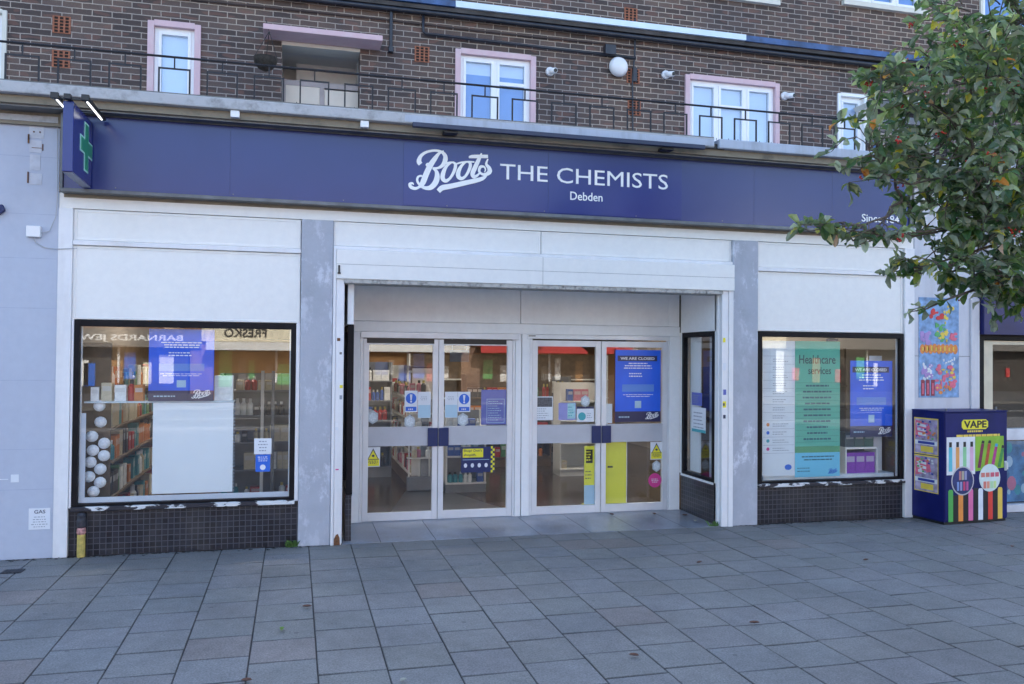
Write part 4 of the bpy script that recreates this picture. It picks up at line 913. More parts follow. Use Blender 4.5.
def shelf_unit(loc, rz, W_, D_, H_, levels, lab, where, sm, bm, palette, kinds, hs, gap=.004, fill=.9, seed=1, back=True, name='shelf_unit', x_lim=None):
    r_ = random.Random(seed)
    t_ = thing(name, lab, 'shelving', (0, 0, 0))
    build(MB().box(0, W_, .02, D_, 0, levels[0]), 'base', bm, t_, bevel=.004)
    if back: build(MB().box(0, W_, D_-.02, D_, levels[0], H_), 'back_panel', bm, t_)
    for x in (0, W_-.025): build(MB().box(x, x+.025, .03 if back else 0, D_, 0, H_), 'upright', sm, t_)
    for z in levels:
        build(MB().box(.0, W_, 0, D_-.02, z, z+.022), 'shelf', sm, t_, bevel=.003)
    ca, sa = math.cos(rz), math.sin(rz)
    for li, z in enumerate(levels):
        x = .03
        while x < W_-.09:
            k_ = r_.choice(kinds); cn = r_.choice(palette); wd = r_.choice([.06, .085, .12]) if k_ == 'box' else r_.choice([.055, .07])
            top = (levels[li+1]-z-.04) if li+1 < len(levels) else .3
            h_ = min(r_.choice(hs), round(top, 2))
            run = r_.randint(1, 3)
            for q in range(run):
                if x+wd > W_-.03: break
                if r_.random() < fill and NPROD[0] < 640 and h_ > .04 and (x_lim is None or x_lim[0] <= x <= x_lim[1]):
                    o = product(k_, cn, wd, h_); NPROD[0] += 1
                    lx, ly = x+wd/2, .02+.02*r_.random()
                    o.location = (loc[0]+ca*lx-sa*ly, loc[1]+sa*lx+ca*ly, loc[2]+z+.0225); o.rotation_euler = (0, 0, rz+r_.uniform(-.05, .05))
                    setp(o, f"{cn} {KW[k_]} {where}", KW[k_], f"goods {where}")
                x += wd+gap
            x += gap*2
    place(t_, loc, rz)
    return t_
# left side wall shelving (runs back from the left window)
shelf_unit((-2.05, 5.4, 0), R(-90)+math.pi*0, 0, 0, 0, [0], '', '', SHB, SHB, [], [], []) if False else None
shelf_unit((-1.66, .30, 0.0), R(90), 4.8, .38, 1.95, [.12, .46, .80, 1.12, 1.45], 'long brown wall shelving running back from the left shop window', 'on the brown wall shelving behind the left window', SHB, SHB, ['orange', 'red', 'teal', 'white', 'cream', 'dark', 'green', 'cream'], ['box', 'box', 'bottle'], [.18, .22, .25], seed=4, x_lim=(0, 4.2))
shelf_unit((-.86, 2.1, 0), 0, 1.15, .42, 1.62, [.12, .45, .78, 1.10, 1.40], 'grey metal shelving seen behind the right part of the left window', 'on the grey shelving behind the left window', SHG, SHG, ['dark', 'white', 'cream', 'red', 'teal'], ['box', 'bottle'], [.12, .16, .2], fill=.8, seed=9)
for i, x in enumerate((-.36, -.24)):
    build(MB().box(x-.018, x+.018, 1.86, 1.90, .0, 1.66), 'display_post', SHW if i == 0 else SHG, label=['pale upright post', 'dark upright post'][i]+' in front of the grey shelving in the left window', cat='post', group='posts behind the left window', bevel=.004)
# centre gondola seen through the left doors
shelf_unit((1.55, 7.0, 0), R(-90), 3.85, .42, 1.68, [.2, .62, .95, 1.25], 'long white topped gondola running back behind the left doors', 'on the long gondola behind the left doors', SHW, SHB, ['red', 'dark', 'white', 'cream', 'white', 'pink'], ['box', 'bottle', 'bottle'], [.14, .18, .2], seed=12, x_lim=(1.0, 3.9))
shelf_unit((1.99, 2.75, 0), 0, .56, .4, 1.1, [.12, .48, .84], 'low wheeled white display stand behind the left doors', 'on the wheeled stand behind the left doors', SHW, SHG, ['white', 'blue', 'teal'], ['box', 'bottle'], [.14, .2], seed=5, name='display_stand')
ge = build(MB().box(1.70, 1.96, 3.10, 3.125, .12, 1.25), 'gondola_end_panel', M('perforated_grey', (.34, .35, .37), .5, .2, .1, 50), label='grey end panel of the long gondola behind the left doors', cat='panel')
shelf_unit((.45, 4.4, 0), 0, 1.0, .4, 1.75, [.15, .5, .85, 1.15, 1.45], 'dark crowded display rack behind the leftmost door', 'on the dark rack behind the leftmost door', SHG, SHG, ['dark', 'blue', 'cream', 'red', 'white'], ['box', 'bottle'], [.16, .2], seed=31, fill=.95)
shelf_unit((2.75, 5.2, 0), 0, 1.5, .4, 1.55, [.15, .5, .85, 1.15], 'brown gift shelving in the middle of the shop', 'on the brown gift shelving', SHB, SHB, ['orange', 'red', 'dark', 'cream', 'green'], ['box', 'box', 'bottle'], [.16, .22], seed=32, fill=.95)
hs_ = thing('hanging_aisle_sign', 'small grey aisle sign hanging behind the second door', 'sign', (2.1, 2.2, 1.9))
build(MB().box(1.93, 2.18, 2.2, 2.21, 1.78, 1.93), 'panel', M('aisle_sign_grey', (.18, .22, .30), .5), hs_); build(MB().tube([(1.96, 2.205, 1.93), (1.96, 2.205, 2.95)], .003, 5).tube([(2.15, 2.205, 1.93), (2.15, 2.205, 2.95)], .003, 5), 'wire', ALU, hs_)
df = thing('display_rack', 'white upright display rack at the near end of the long gondola', 'display stand', (1.75, 3.0, 0))
q = MB()
for x in (1.52, 1.66, 1.80, 1.94): q.box(x, x+.022, 3.04, 3.06, .20, 1.62)
q.box(1.52, 1.962, 3.035, 3.065, 1.62, 1.65); build(q, 'frame', SHW, df)
for z in (.45, .75, 1.05, 1.32): build(MB().box(1.50, 1.98, 2.95, 3.07, z, z+.018), 'shelf', SHW, df)
build(MB().box(1.50, 1.98, 2.95, 3.07, .02, .20), 'base', SHG, df)
rq = random.Random(71)
for z in (.45, .75, 1.05, 1.32):
    for k in range(5):
        kk = rq.choice(['box', 'bottle']); cn = rq.choice(['white', 'pink', 'red', 'dark', 'cream']); o = product(kk, cn, .07, rq.choice([.14, .18])); NPROD[0] += 1
        o.location = (1.56+k*.092, 2.97, z+.0185); setp(o, f"{cn} {KW[kk]} on the white display rack by the left doors", KW[kk], 'goods on the white display rack by the left doors')
# right doors
shelf_unit((4.0, 3.95, 0), 0, .62, .4, 1.45, [.1, .5, .85, 1.15], 'white shelving behind the right doors', 'on the white shelving behind the right doors', SHW, SHW, ['white', 'blue', 'pink', 'cream'], ['box'], [.12, .18], fill=.6, seed=6)
shelf_unit((3.3, 6.2, 0), R(-25), 1.5, .4, 1.5, [.15, .5, .85, 1.2], 'dark rack deep in the shop behind the right doors', 'on the dark rack behind the right doors', SHG, SHG, ['dark', 'white', 'red', 'cream', 'pink'], ['box', 'bottle'], [.14, .2], seed=16)
shelf_unit((2.3, 8.9, 0), 0, 4.4, .4, 1.9, [.15, .55, .95, 1.35], 'tall back wall shelving of the shop behind the doors', 'on the back wall shelving', SHW, SHB, ['white', 'cream', 'orange', 'dark', 'teal', 'green'], ['box', 'bottle'], [.2, .26], seed=18, gap=.03)
# right window
shelf_unit((6.0, .95, 0), R(0), .9, .4, 2.0, [.3, .60, .9, 1.2, 1.5], 'dark product shelving behind the blue poster in the right window', 'on the dark shelving behind the right window', SHB, SHB, ['red', 'purple', 'dark', 'cream', 'orange'], ['box', 'bottle'], [.18, .22], seed=23)
shelf_unit((4.66, .6, 0), R(0), .46, .32, 1.75, [.2, .5, .8, 1.1, 1.4], 'narrow brown shelving behind the side window of the entrance', 'on the narrow shelving by the side window', SHB, SHB, ['orange', 'dark', 'cream', 'white'], ['box'], [.16, .2], seed=24)

# window-left display
build(MB().box(-1.285, -.565, .10, .108, .53, 1.385), 'white_board', WBOARD, label='large blank white board standing in the left shop window', cat='display board')
q = MB()
for k in range(26): q.box(-.563, -.548, .10, .106, .535+k*.033, .550+k*.033)
build(q, 'perforated_strip', BARG, label='perforated grey strip down the right edge of the white window board', cat='display strip')
rects('frosted_film', [(-1.897, -.036, .478, .528), (-1.897, -1.845, .528, 1.30)], .034, FROST, None)
o = bpy.data.objects['frosted_film']; setp(o, 'pale frosted film along the lower edge of the left window glass', 'window film')
dl = build(MB().box(-1.88, -.56, .10, .32, 1.387, 1.403), 'glass_shelf', M('display_shelf', (.5, .6, .66), .25), label='pale display shelf across the left window above the white board', cat='shelf')
def boots_poster(x0, x1, z0, z1, y, lab, closed=True, sd=1):
    p_ = thing('closure_poster', lab, 'poster', ((x0+x1)/2, y, z0)); W_ = x1-x0; H_ = z1-z0; r_ = random.Random(sd)
    build(MB().box(x0, x1, y, y+.002, z0, z1), 'sheet', POSTB, p_)
    rects('footer', [(x0, x1, z0, z0+H_*.145)], y, POSTN, p_, .001)
    if closed:
        rects('heading_band', [(x0+W_*.05, x1-W_*.08, z1-H_*.155, z1-H_*.08)], y, POSTN, p_, .001)
        text('WE ARE CLOSED', 'lettering', x0+W_*.11, x1-W_*.14, z1-H_*.138, z1-H_*.10, y-.0012, LETW, p_, .02, .001)
    rects('small_print', lines(x0+W_*.18, x1-W_*.18, z1-H_*.27, z1-H_*.17, 3, r_, True, .4)+lines(x0+W_*.30, x1-W_*.3, z1-H_*.385, z1-H_*.31, 2, r_, False, .4)+lines(x0+W_*.15, x1-W_*.15, z0+H_*.34, z0+H_*.39, 2, r_, True, .3), y, LETW, p_, .0008)
    rects('pale_box', [(x0+W_*.15, x1-W_*.15, z0+H_*.42, z0+H_*.52)], y, POSTB2, p_, .0008)
    rects('white_square', [(x0+W_*.43, x0+W_*.57, z0+H_*.19, z0+H_*.29)], y, BARG if False else PAPERB, p_, .0008)
    rects('footer_print', lines(x0+W_*.08, x0+W_*.42, z0+H_*.05, z0+H_*.085, 1, r_, False, .5), y-.0012, PAPERB, p_, .0008)
    logo(x0+W_*.66, z0+H_*.03, W_*.34, y-.0015, LETW, p_)
    return p_
boots_poster(-1.325, -.745, 1.405, 2.085, .07, 'blue poster with a navy footer hanging in the left shop window', closed=False, sd=2)
boots_poster(3.70, 4.285, 1.085, 1.945, .942, 'blue We are closed poster on the rightmost entrance door')
boots_poster(6.285, 6.86, .945, 1.84, .07, 'blue We are closed poster in the right shop window', sd=4)
# white pompoms
POM = M('white_tissue', (.84, .86, .90), .9, 0, .12, 40, .6, 90)
pm = None
for i, (x, z) in enumerate([(-1.76, 1.36), (-1.755, 1.205), (-1.82, 1.075), (-1.72, 1.005), (-1.81, .945), (-1.72, .89), (-1.83, .835), (-1.75, .765), (-1.84, .70), (-1.75, .64), (-1.80, .56)]):
    if pm is None:
        mb = MB(); n1, n2 = 10, 16; rr_ = .051
        for a in range(n1+1):
            for b in range(n2):
                th, ph = math.pi*a/n1, 2*math.pi*b/n2; q_ = rr_*(1+.05*((a+b) % 2)); mb.V.append((q_*math.sin(th)*math.cos(ph), q_*math.sin(th)*math.sin(ph), q_*math.cos(th)))
        for a in range(n1):
            for b in range(n2):
                mb.F.append((a*n2+b, a*n2+(b+1) % n2, (a+1)*n2+(b+1) % n2, (a+1)*n2+b)); mb.I.append(0); mb.C.append(None)
        pm = build(mb, 'paper_ball', POM, origin=(0, 0, 0)); o = pm
    else: o = pm.copy(); col.objects.link(o)
    o.location = (x, .16+.03*(i % 2), z); o.rotation_euler = (i, i*2, i)
    setp(o, 'white tissue paper ball hanging in the lower left corner of the left window', 'paper ball', 'white paper balls in the left window')
# things standing on the display shelf
for i, (x, w_, h_, c, l) in enumerate([(-.66, .17, .24, 'white', 'large white carton at the right end of the display shelf'), (-1.80, .07, .13, 'white', 'small white carton at the left end of the display shelf'), (-1.70, .09, .17, 'cream', 'cream carton second from the left on the display shelf'), (-1.58, .10, .15, 'white', 'square white carton left of the red bottle on the display shelf'), (-1.42, .08, .15, 'orange', 'orange carton beside the blue poster on the display shelf')]):
    o = proto_mesh('box', PAL[c], w_, .1, h_, 'display_carton'); o.location = (x, .15, 1.4035); setp(o, l, 'carton')
o = proto_mesh('bottle', PAL['red'], .07, .07, .2, 'display_bottle'); o.location = (-1.49, .16, 1.4035); setp(o, 'red bottle on the display shelf of the left window', 'bottle')
def notice(x0, x1, z0, z1, y, m_, lab, name='notice', n=4, pm_=BARG, sd=1, cat='notice'):
    t_ = thing(name, lab, cat, ((x0+x1)/2, y, z0)); build(MB().box(x0, x1, y, y+.0015, z0, z1), 'sheet', m_, t_)
    if n: rects('small_print', lines(x0+(x1-x0)*.15, x1-(x1-x0)*.15, z0+(z1-z0)*.12, z1-(z1-z0)*.1, n, random.Random(sd), True, .35), y, pm_, t_, .0008)
    return t_
notice(-.365, -.205, .895, 1.045, .015, PAPER, 'white printed notice near the right side of the left window')
build(MB().box(4.64, 4.66, .62, .86, .50, 2.12), 'window_reveal', WBOARD, label='pale inner board at the left half of the entrance side window', cat='board')
nb = notice(-.35, -.215, .725, .89, .015, SIGNB, 'blue notice with a white disc below the white one in the left window', n=0)
rects('small_print', lines(-.33, -.235, .82, .875, 3, random.Random(2), True, .4), .015, PAPER, nb, .0008)
build(MB().disc(-.283, .768, .026, .026, .0138, .0148), 'disc', PAPER, nb)
# right window posters
rp = thing('services_list_poster', 'tall pale poster of service icons at the left of the right window', 'poster', (5.36, .06, .53))
build(MB().box(5.13, 5.545, .06, .063, .52, 2.06), 'sheet', PLAINP, rp)
q = [(5.14, 5.54, .78+k*.092, .783+k*.092) for k in range(13)]; rects('rule', q, .06, BARG, rp, .0008)
for k, m_ in enumerate([PINKS, TEAL, SIGNB, ORG]): build(MB().disc(5.20, .83+k*.092, .020, .020, .0585, .0595, 14), 'icon', m_, rp)
rects('small_print', [r_ for k in range(12) for r_ in lines(5.26, 5.48, .80+k*.092, .85+k*.092, 2, random.Random(k+3), False, .3)], .06, BARG, rp, .0008)
build(MB().disc(5.46, .62, .045, .032, .0585, .0595), 'emblem', SIGNB, rp)
gp = thing('healthcare_poster', 'tall green and sky blue Healthcare poster in the right window', 'poster', (5.84, .062, .5))
build(MB().box(5.55, 6.14, .062, .065, .85, 2.06), 'sheet', GRN1, gp); build(MB().box(5.55, 6.14, .062, .065, .78, .849), 'green_band', GRN2, gp); build(MB().box(5.55, 6.14, .062, .065, .50, .779), 'blue_band', CYN, gp)
rects('rule', [(5.56, 6.13, .90+k*.068, .903+k*.068) for k in range(11)], .062, M('rule_green', (.03, .2, .17), .5), gp, .0008)
text('services', 'lettering', 5.72, 6.02, 1.68, 1.76, .0612, M('dark_teal_print3', (.01, .08, .09), .5), gp, .01, .001)
text('Healthcare', 'lettering', 5.60, 6.08, 1.80, 1.90, .0612, M('dark_teal_print', (.01, .08, .09), .5), gp, .01, .001)
rects('small_print', [r_ for k in range(10) for r_ in lines(5.62, 6.06, .915+k*.068, .955+k*.068, 1, random.Random(k+30), True, .5)]+lines(5.62, 6.08, .68, .75, 2, random.Random(77), True, .4)+lines(5.58, 5.82, .55, .62, 2, random.Random(79), False, .3), .062, M('dark_teal_print2', (.01, .10, .14), .5), gp, .0008)
logo(5.98, .53, .14, .0605, SIGNB, gp)
# purple cartons on a white ledge in the right window
build(MB().box(5.16, 6.90, .09, .42, .47, .515), 'window_ledge', M('ledge_white', (.62, .67, .72), .5), label='white ledge along the bottom of the right window', cat='ledge')
build(MB().box(6.26, 6.70, .12, .34, .80, .822).box(6.26, 6.275, .12, .34, .515, .80).box(6.685, 6.70, .12, .34, .515, .80), 'display_riser', SHW, label='small white riser holding the dark cartons in the right window', cat='display stand')
for i in range(3):
    o = proto_mesh('box', PAL['purple'], .128, .18, .24, 'gift_carton'); o.location = (6.345+i*.132, .14, .5155); setp(o, f"{['left','middle','right'][i]} one of the three purple cartons under the closed poster", 'carton', 'purple cartons in the right window')
for i in range(3):
    o = proto_mesh('box', (.03, .05+.02*i, .06), .125, .16, .17, 'gift_carton'); o.location = (6.345+i*.132, .16, .8225); setp(o, f"{['left','middle','right'][i]} one of the three dark cartons above the purple cartons", 'carton', 'dark cartons in the right window')
build(MB().box(6.72, 6.90, .30, .305, .515, 1.9), 'backing_panel', WBOARD, label='pale backing panel at the right end of the right window', cat='display board')
build(MB().box(6.14, 6.28, .30, .32, 1.92, 2.10).box(6.18, 6.24, .30, .32, 2.1, 2.95), 'hanging_sign', POSTN, label='small dark sign hanging inside the right window', cat='sign')
# door notices
def mandatory(x0, x1, z0, z1, lab):
    t_ = thing('keep_shut_sign', lab, 'sign', ((x0+x1)/2, .955, z0), 'blue mandatory signs on the doors'); y = .9595
    build(MB().box(x0, x1, y, y+.0015, z0, z1), 'sheet', PAPER, t_); cx, cz, r_ = (x0+x1)/2, z1-(z1-z0)*.36, (x1-x0)*.41
    build(MB().disc(cx, cz, r_, r_, y-.001, y-.0001), 'disc', SIGNB, t_)
    build(MB().prism([(cx-.014, cz+r_*.75), (cx+.014, cz+r_*.75), (cx+.007, cz-r_*.35), (cx-.007, cz-r_*.35)], y-.002, y-.0012).disc(cx, cz-r_*.62, .011, .011, y-.002, y-.0012, 12), 'exclamation_mark', PAPER, t_)
    rects('band', [(x0+.012, x1-.012, z0+.012, z0+(z1-z0)*.25)], y, SIGNB, t_, .001); rects('small_print', lines(x0+.03, x1-.03, z0+.022, z0+.042, 1, random.Random(4), True, .8), y-.0012, PAPER, t_, .0008)
mandatory(1.195, 1.340, 1.222, 1.462, 'blue and white exclamation sign on the left leaf of the left doors')
mandatory(1.800, 1.945, 1.218, 1.448, 'blue and white exclamation sign on the right leaf of the left doors')
for x0, x1, l in ((1.345, 1.49, 'white and pale blue notice at the closing edge of the leftmost door'), (1.652, 1.797, 'white and pale blue notice at the closing edge of the second door')):
    t_ = notice(x0, x1, 1.155, 1.448, .9595, PAPER, l, n=0); rects('pale_panel', [(x0+.004, x1-.004, 1.16, 1.30)], .9595, PAPERB, t_, .0008); rects('small_print', lines(x0+.02, x1-.03, 1.35, 1.40, 3, random.Random(3), True, .3), .9595, BARG, t_, .0008)
def badge(x, z, r_, lab, m_=PAPER):
    pl = [(x+r_*.86*math.sin(k*math.pi/3), z+r_*math.cos(k*math.pi/3)) for k in range(6)]
    t_ = thing('hexagon_sticker', lab, 'sticker', (x, .955, z-r_), 'hexagon stickers on the doors'); build(MB().prism(pl[::-1], .9595, .961), 'sheet', M('hex_grey', (.42, .48, .52), .5, 0, .2, 30), t_)
    build(MB().prism([(x+r_*.6*math.sin(k*math.pi/3), z+r_*.7*math.cos(k*math.pi/3)) for k in range(6)][::-1], .9588, .9594), 'print', m_ if m_ != PAPER else M('hex_pale', (.58, .64, .68), .5, 0, .3, 60), t_)
badge(.845, 1.17, .078, 'pale hexagon sticker low left on the leftmost door'); badge(1.255, 1.115, .078, 'pale hexagon sticker below the exclamation sign of the leftmost door')
badge(1.86, 1.13, .080, 'pale hexagon sticker below the exclamation sign of the second door'); badge(3.33, 1.335, .072, 'pale hexagon sticker at the upper right of the third door notices'); badge(4.245, .545, .07, 'pale hexagon sticker low on the rightmost door')
vp = notice(2.075, 2.372, 1.07, 1.47, .975, PURB, 'violet blue poster at the right of the second door', n=0); rects('frame_line', [(2.14, 2.35, 1.09, 1.095), (2.14, 2.35, 1.36, 1.365), (2.14, 2.145, 1.095, 1.36), (2.345, 2.35, 1.095, 1.36)], .975, PAPERB, vp, .0008); rects('small_print', lines(2.16, 2.33, 1.11, 1.35, 9, random.Random(8), False, .3), .975, PAPERB, vp, .0008)
def warning(x0, x1, z0, z1, lab):
    t_ = thing('warning_sign', lab, 'sign', ((x0+x1)/2, .955, z0), 'yellow warning signs on the doors'); y = .9595; cx = (x0+x1)/2; H_ = z1-z0
    build(MB().box(x0, x1, y, y+.0015, z0, z1), 'sheet', PAPER, t_); build(MB().box(x0+.008, x1-.008, y-.001, y-.0001, z0+.008, z0+H_*.42), 'panel', YELS, t_)
    build(MB().prism([(x0+.012, z0+H_*.36), (x1-.012, z0+H_*.36), (cx, z1-.012)], y-.0016, y-.0011), 'triangle', BARD, t_); build(MB().prism([(x0+.024, z0+H_*.395), (x1-.024, z0+H_*.395), (cx, z1-.035)], y-.0022, y-.0017), 'triangle_face', YELS, t_)
    build(MB().disc(cx, z0+H_*.56, .016, .013, y-.0028, y-.0023, 12), 'symbol', BARD, t_); rects('small_print', lines(x0+.02, x1-.02, z0+.03, z0+H_*.33, 3, random.Random(5), True, .5), y-.0012, BARD, t_, .0006)
warning(.778, .93, .622, .838, 'yellow triangle warning sign on the leftmost door'); warning(4.165, 4.322, .625, .838, 'yellow triangle warning sign on the rightmost door')
sn = thing('shoplifting_notice', 'navy notice with yellow lettering panel and chequered edge on the second door', 'notice', (2.03, .955, .53)); y = .9595
build(MB().box(1.845, 2.19, y, y+.0015, .53, .82), 'sheet', POSTN if False else NAVYD, sn); rects('yellow_panel', [(1.862, 2.10, .70, .80)], y, YELS, sn, .001)
text('Shop? Don\'t', 'lettering', 1.872, 2.085, .756, .793, y-.0012, BARD, sn, .015, .0006); text('shoplift.', 'lettering', 1.872, 2.02, .708, .745, y-.0012, BARD, sn, .015, .0006)
rects('rule', [(1.862, 2.17, .672, .677)], y, PAPERB, sn, .0008)
for k in range(4): build(MB().disc(1.895+k*.08, .61, .020, .026, y-.001, y-.0001, 8), 'icon', PAPER, sn)
q1 = [(2.19+.022*((k) % 2)+.0, 2.212+.022*((k) % 2), .525+k*.0272, .552+k*.0272) for k in range(11)]; q2 = [(2.19+.022*((k+1) % 2), 2.212+.022*((k+1) % 2), .525+k*.0272, .552+k*.0272) for k in range(11)]
rects('yellow_check', q1, y+.0015, YELS, sn, .0015); rects('navy_check', q2, y+.0015, BARD, sn, .0015)
# door 3
t_ = notice(2.71, 2.93, 1.115, 1.39, .9595, PLAINP, 'grey and white notice at the lower left of the third door', n=0); rects('dark_head', [(2.72, 2.92, 1.27, 1.38)], .9595, M('head_grey', (.10, .10, .11), .5, 0, .5, 60), t_, .0008); rects('small_print', lines(2.73, 2.91, 1.13, 1.26, 5, random.Random(3), False, .3), .9595, BARG, t_, .0006)
t_ = notice(3.0, 3.213, 1.115, 1.315, .9595, M('lilac_leaflet', (.30, .30, .60), .5, 0, .1), 'lilac and mint leaflet in the middle of the third door', n=0); rects('mint_half', [(3.11, 3.205, 1.13, 1.31)], .9595, M('mint_leaflet', (.35, .60, .64), .5, 0, .2, 20), t_, .0008); rects('small_print', lines(3.12, 3.19, 1.15, 1.28, 4, random.Random(3), False, .3), .9586, TEAL, t_, .0006)
t_ = notice(3.225, 3.440, 1.09, 1.245, .9595, PAPER, 'white notice with a teal disc at the lower right of the third door', n=0); build(MB().disc(3.29, 1.155, .048, .048, .9585, .9594), 'disc', TEAL, t_); rects('small_print', lines(3.35, 3.43, 1.13, 1.2, 3, random.Random(4), False, .3), .9595, BARG, t_, .0006); rects('dark_head', [(3.225, 3.44, 1.245, 1.27)], .961, POSTN, t_, .0012)
build(MB().box(3.595, 3.675, .975, .977, 1.07, 1.30), 'pale_card', PLAINP, label='blank pale card at the lower left of the rightmost door', cat='card')
yb_ = thing('yellow_board', 'plain yellow board with a slot standing just inside the rightmost door', 'board', (3.73, 1.02, .1)); build(MB().box(3.60, 3.875, 1.01, 1.03, .115, .85), 'board', YEL, yb_); build(MB().box(3.635, 3.70, 1.006, 1.0095, .535, .555), 'slot', BLK, yb_); build(MB().box(3.877, 3.885, 1.01, 1.03, .115, .85), 'edge', PAPER, yb_); build(MB().box(3.60, 3.885, 1.01, 1.1, .0185, .113), 'foot', YEL, yb_)
ys = thing('yellow_notice', 'tall yellow notice with a black panel inside the third door', 'notice', (3.40, .975, .1)); build(MB().box(3.33, 3.455, .98, .983, .115, .80), 'sheet', YEL, ys); rects('black_panel', [(3.35, 3.435, .60, .76)], .98, BLK, ys, .001); rects('small_print', lines(3.345, 3.44, .40, .52, 3, random.Random(3), False, .3), .98, BARD, ys, .0008); rects('pale_panel', [(3.33, 3.455, .115, .34)], .98, PAPERB, ys, .001); build(MB().box(3.33, 3.455, .98, 1.06, .0185, .113), 'foot', YEL, ys)
rects('small_print', lines(3.355, 3.43, .62, .75, 4, random.Random(3), False, .45), .9788, YELS, ys, .0006)
t_ = thing('pink_sticker', 'round magenta sticker low on the rightmost door', 'sticker', (4.23, .955, .29)); build(MB().disc(4.225, .375, .085, .085, .9595, .961), 'sheet', PINKS, t_); rects('small_print', lines(4.17, 4.28, .345, .40, 3, random.Random(9), True, .45), .9595, PAPER, t_, .0006)
# side window notices (plane x = const) built facing -y then turned
def side_notice(yc, z0, w_, h_, m_, lab, m2=None):
    t_ = thing('notice', lab, 'notice', (0, 0, 0)); build(MB().box(-w_/2, w_/2, 0, .0015, 0, h_), 'sheet', m_, t_)
    rects('small_print', lines(-w_*.38, w_*.38, h_*.12, h_*.85, 5, random.Random(5), False, .3), 0, BARG, t_, .0008)
    if m2: rects('lower_band', [(-w_/2, w_/2, 0, h_*.12)], -.0002, m2, t_, .0008)
    place(t_, (4.5655, yc, z0), R(90)); t_.rotation_euler = (0, 0, R(-90)); return t_
side_notice(.55, 1.30, .26, .15, PURB, 'violet leaflet upper of the two notices in the entrance side window')
side_notice(.50, .99, .34, .29, PAPER, 'white notice with a teal edge in the entrance side window', TEAL)

# ================================================================== FALLEN LEAVES
LF = [M('fallen_brown', (.13, .06, .04), .8, 0, .3, 40), M('fallen_green', (.16, .26, .05), .7, 0, .3, 40), M('fallen_pale', (.35, .34, .28), .8)]
WHERE = [(.11, -2.07, 0, 'brown curled leaf on the paving in front of the left pillar'), (-.06, -2.55, 1, 'small green leaf on the paving near the brown leaf'), (-.24, -3.42, 0, 'brown leaf on the paving at the bottom edge left of centre'), (.62, -3.62, 2, 'pale scrap on the paving at the lower middle'), (2.05, -3.55, 0, 'dark leaf on the paving at the bottom edge near the middle'), (3.55, -1.5, 0, 'brown leaf on the paving in front of the third door'), (3.12, -3.15, 0, 'dark leaf on the paving lower right of the doors'), (5.1, -1.75, 0, 'dark leaf on the paving in front of the right pillar'), (6.9, -1.6, 0, 'dark leaf on the paving in front of the vape cabinet'), (4.10, .70, 0, 'dry leaf on the entrance tiles before the rightmost door'), (3.6, .78, 0, 'dry leaf on the entrance tiles by the door joint'), (4.38, .20, 2, 'pale leaf litter on the entrance tiles by the right guide'), (4.42, .55, 0, 'dry leaf on the entrance tiles below the side window')]
for i, (x, y, k, l) in enumerate(WHERE):
    r_ = random.Random(i+50); a = r_.random()*6.28; L, W_ = .032+.016*r_.random(), .014+.010*r_.random(); mb = MB(); n_ = 6; ca, sa = math.cos(a), math.sin(a)
    if k == 2: L *= .6
    prof = [(-1, 0), (-.6, .7), (0, 1), (.6, .75), (1, 0)]
    def pt(u, v): 
        lx, ly = u*L, v*W_; return (x+lx*ca-ly*sa, y+lx*sa+ly*ca, (.012 if y < 0 else .022)+.012*abs(v)+.006*u*u)
    for j in range(4):
        u0, v0 = prof[j]; u1, v1 = prof[j+1]
        mb.face([pt(u0, 0), pt(u1, 0), pt(u1, v1), pt(u0, v0)]); mb.face([pt(u0, 0), pt(u0, -v0), pt(u1, -v1), pt(u1, 0)])
    build(mb, 'fallen_leaf', LF[k], label=l, cat='leaf', group='leaves fallen on the paving')

gr_m = M('foot_grime', (.035, .035, .032), .95, 0, .5, 20, .6, 80)
rg = random.Random(40); gm_ = MB()
for i in range(420):
    x = rg.uniform(-2.6, 8.0); 
    if .46 < x < 4.56: continue
    y = -.012-abs(rg.gauss(0, .03)); s_ = .006+.012*rg.random(); a = rg.random()*6.28
    gm_.face([(x+s_*math.cos(a+k*1.57)*(1+.5*(k % 2)), y-.02+s_*math.sin(a+k*1.57), .0035+.002*rg.random()) for k in range(4)])
build(gm_, 'leaf_grit', gr_m, label='dark grit and crumbs along the foot of the shopfront', cat='grit', kind='stuff')

# ================================================================== TREE
def leafmat():
    m = bpy.data.materials.new('tree_leaf'); m.use_nodes = True; t = m.node_tree; p = t.nodes['Principled BSDF']
    at = t.nodes.new('ShaderNodeVertexColor'); at.layer_name = 'tint'
    g = t.nodes.new('ShaderNodeNewGeometry')
    under = mixc(t, .62, at.outputs[0], (.42, .45, .40))
    c = mixc(t, g.outputs['Backfacing'], at.outputs[0], under)
    t.links.new(c, p.inputs['Base Color']); p.inputs['Roughness'].default_value = .45
    tl = t.nodes.new('ShaderNodeBsdfTranslucent'); t.links.new(mixc(t, 1.0, at.outputs[0], (1.6, 2.0, .7), 'MULTIPLY'), tl.inputs[0])
    mx = t.nodes.new('ShaderNodeMixShader'); mx.inputs[0].default_value = .36
    t.links.new(p.outputs[0], mx.inputs[1]); t.links.new(tl.outputs[0], mx.inputs[2]); t.links.new(mx.outputs[0], t.nodes['Material Output'].inputs[0]); return m
tree = thing('street_tree', 'leafy green tree with red berries overhanging the right side of the shopfront', 'tree', (5.35, -4.2, 0))
BARK = M('tree_bark', (.11, .09, .075), .9, 0, .35, 14, .8, 40)
tr_ = random.Random(11)
TX, TY = 5.35, -4.2
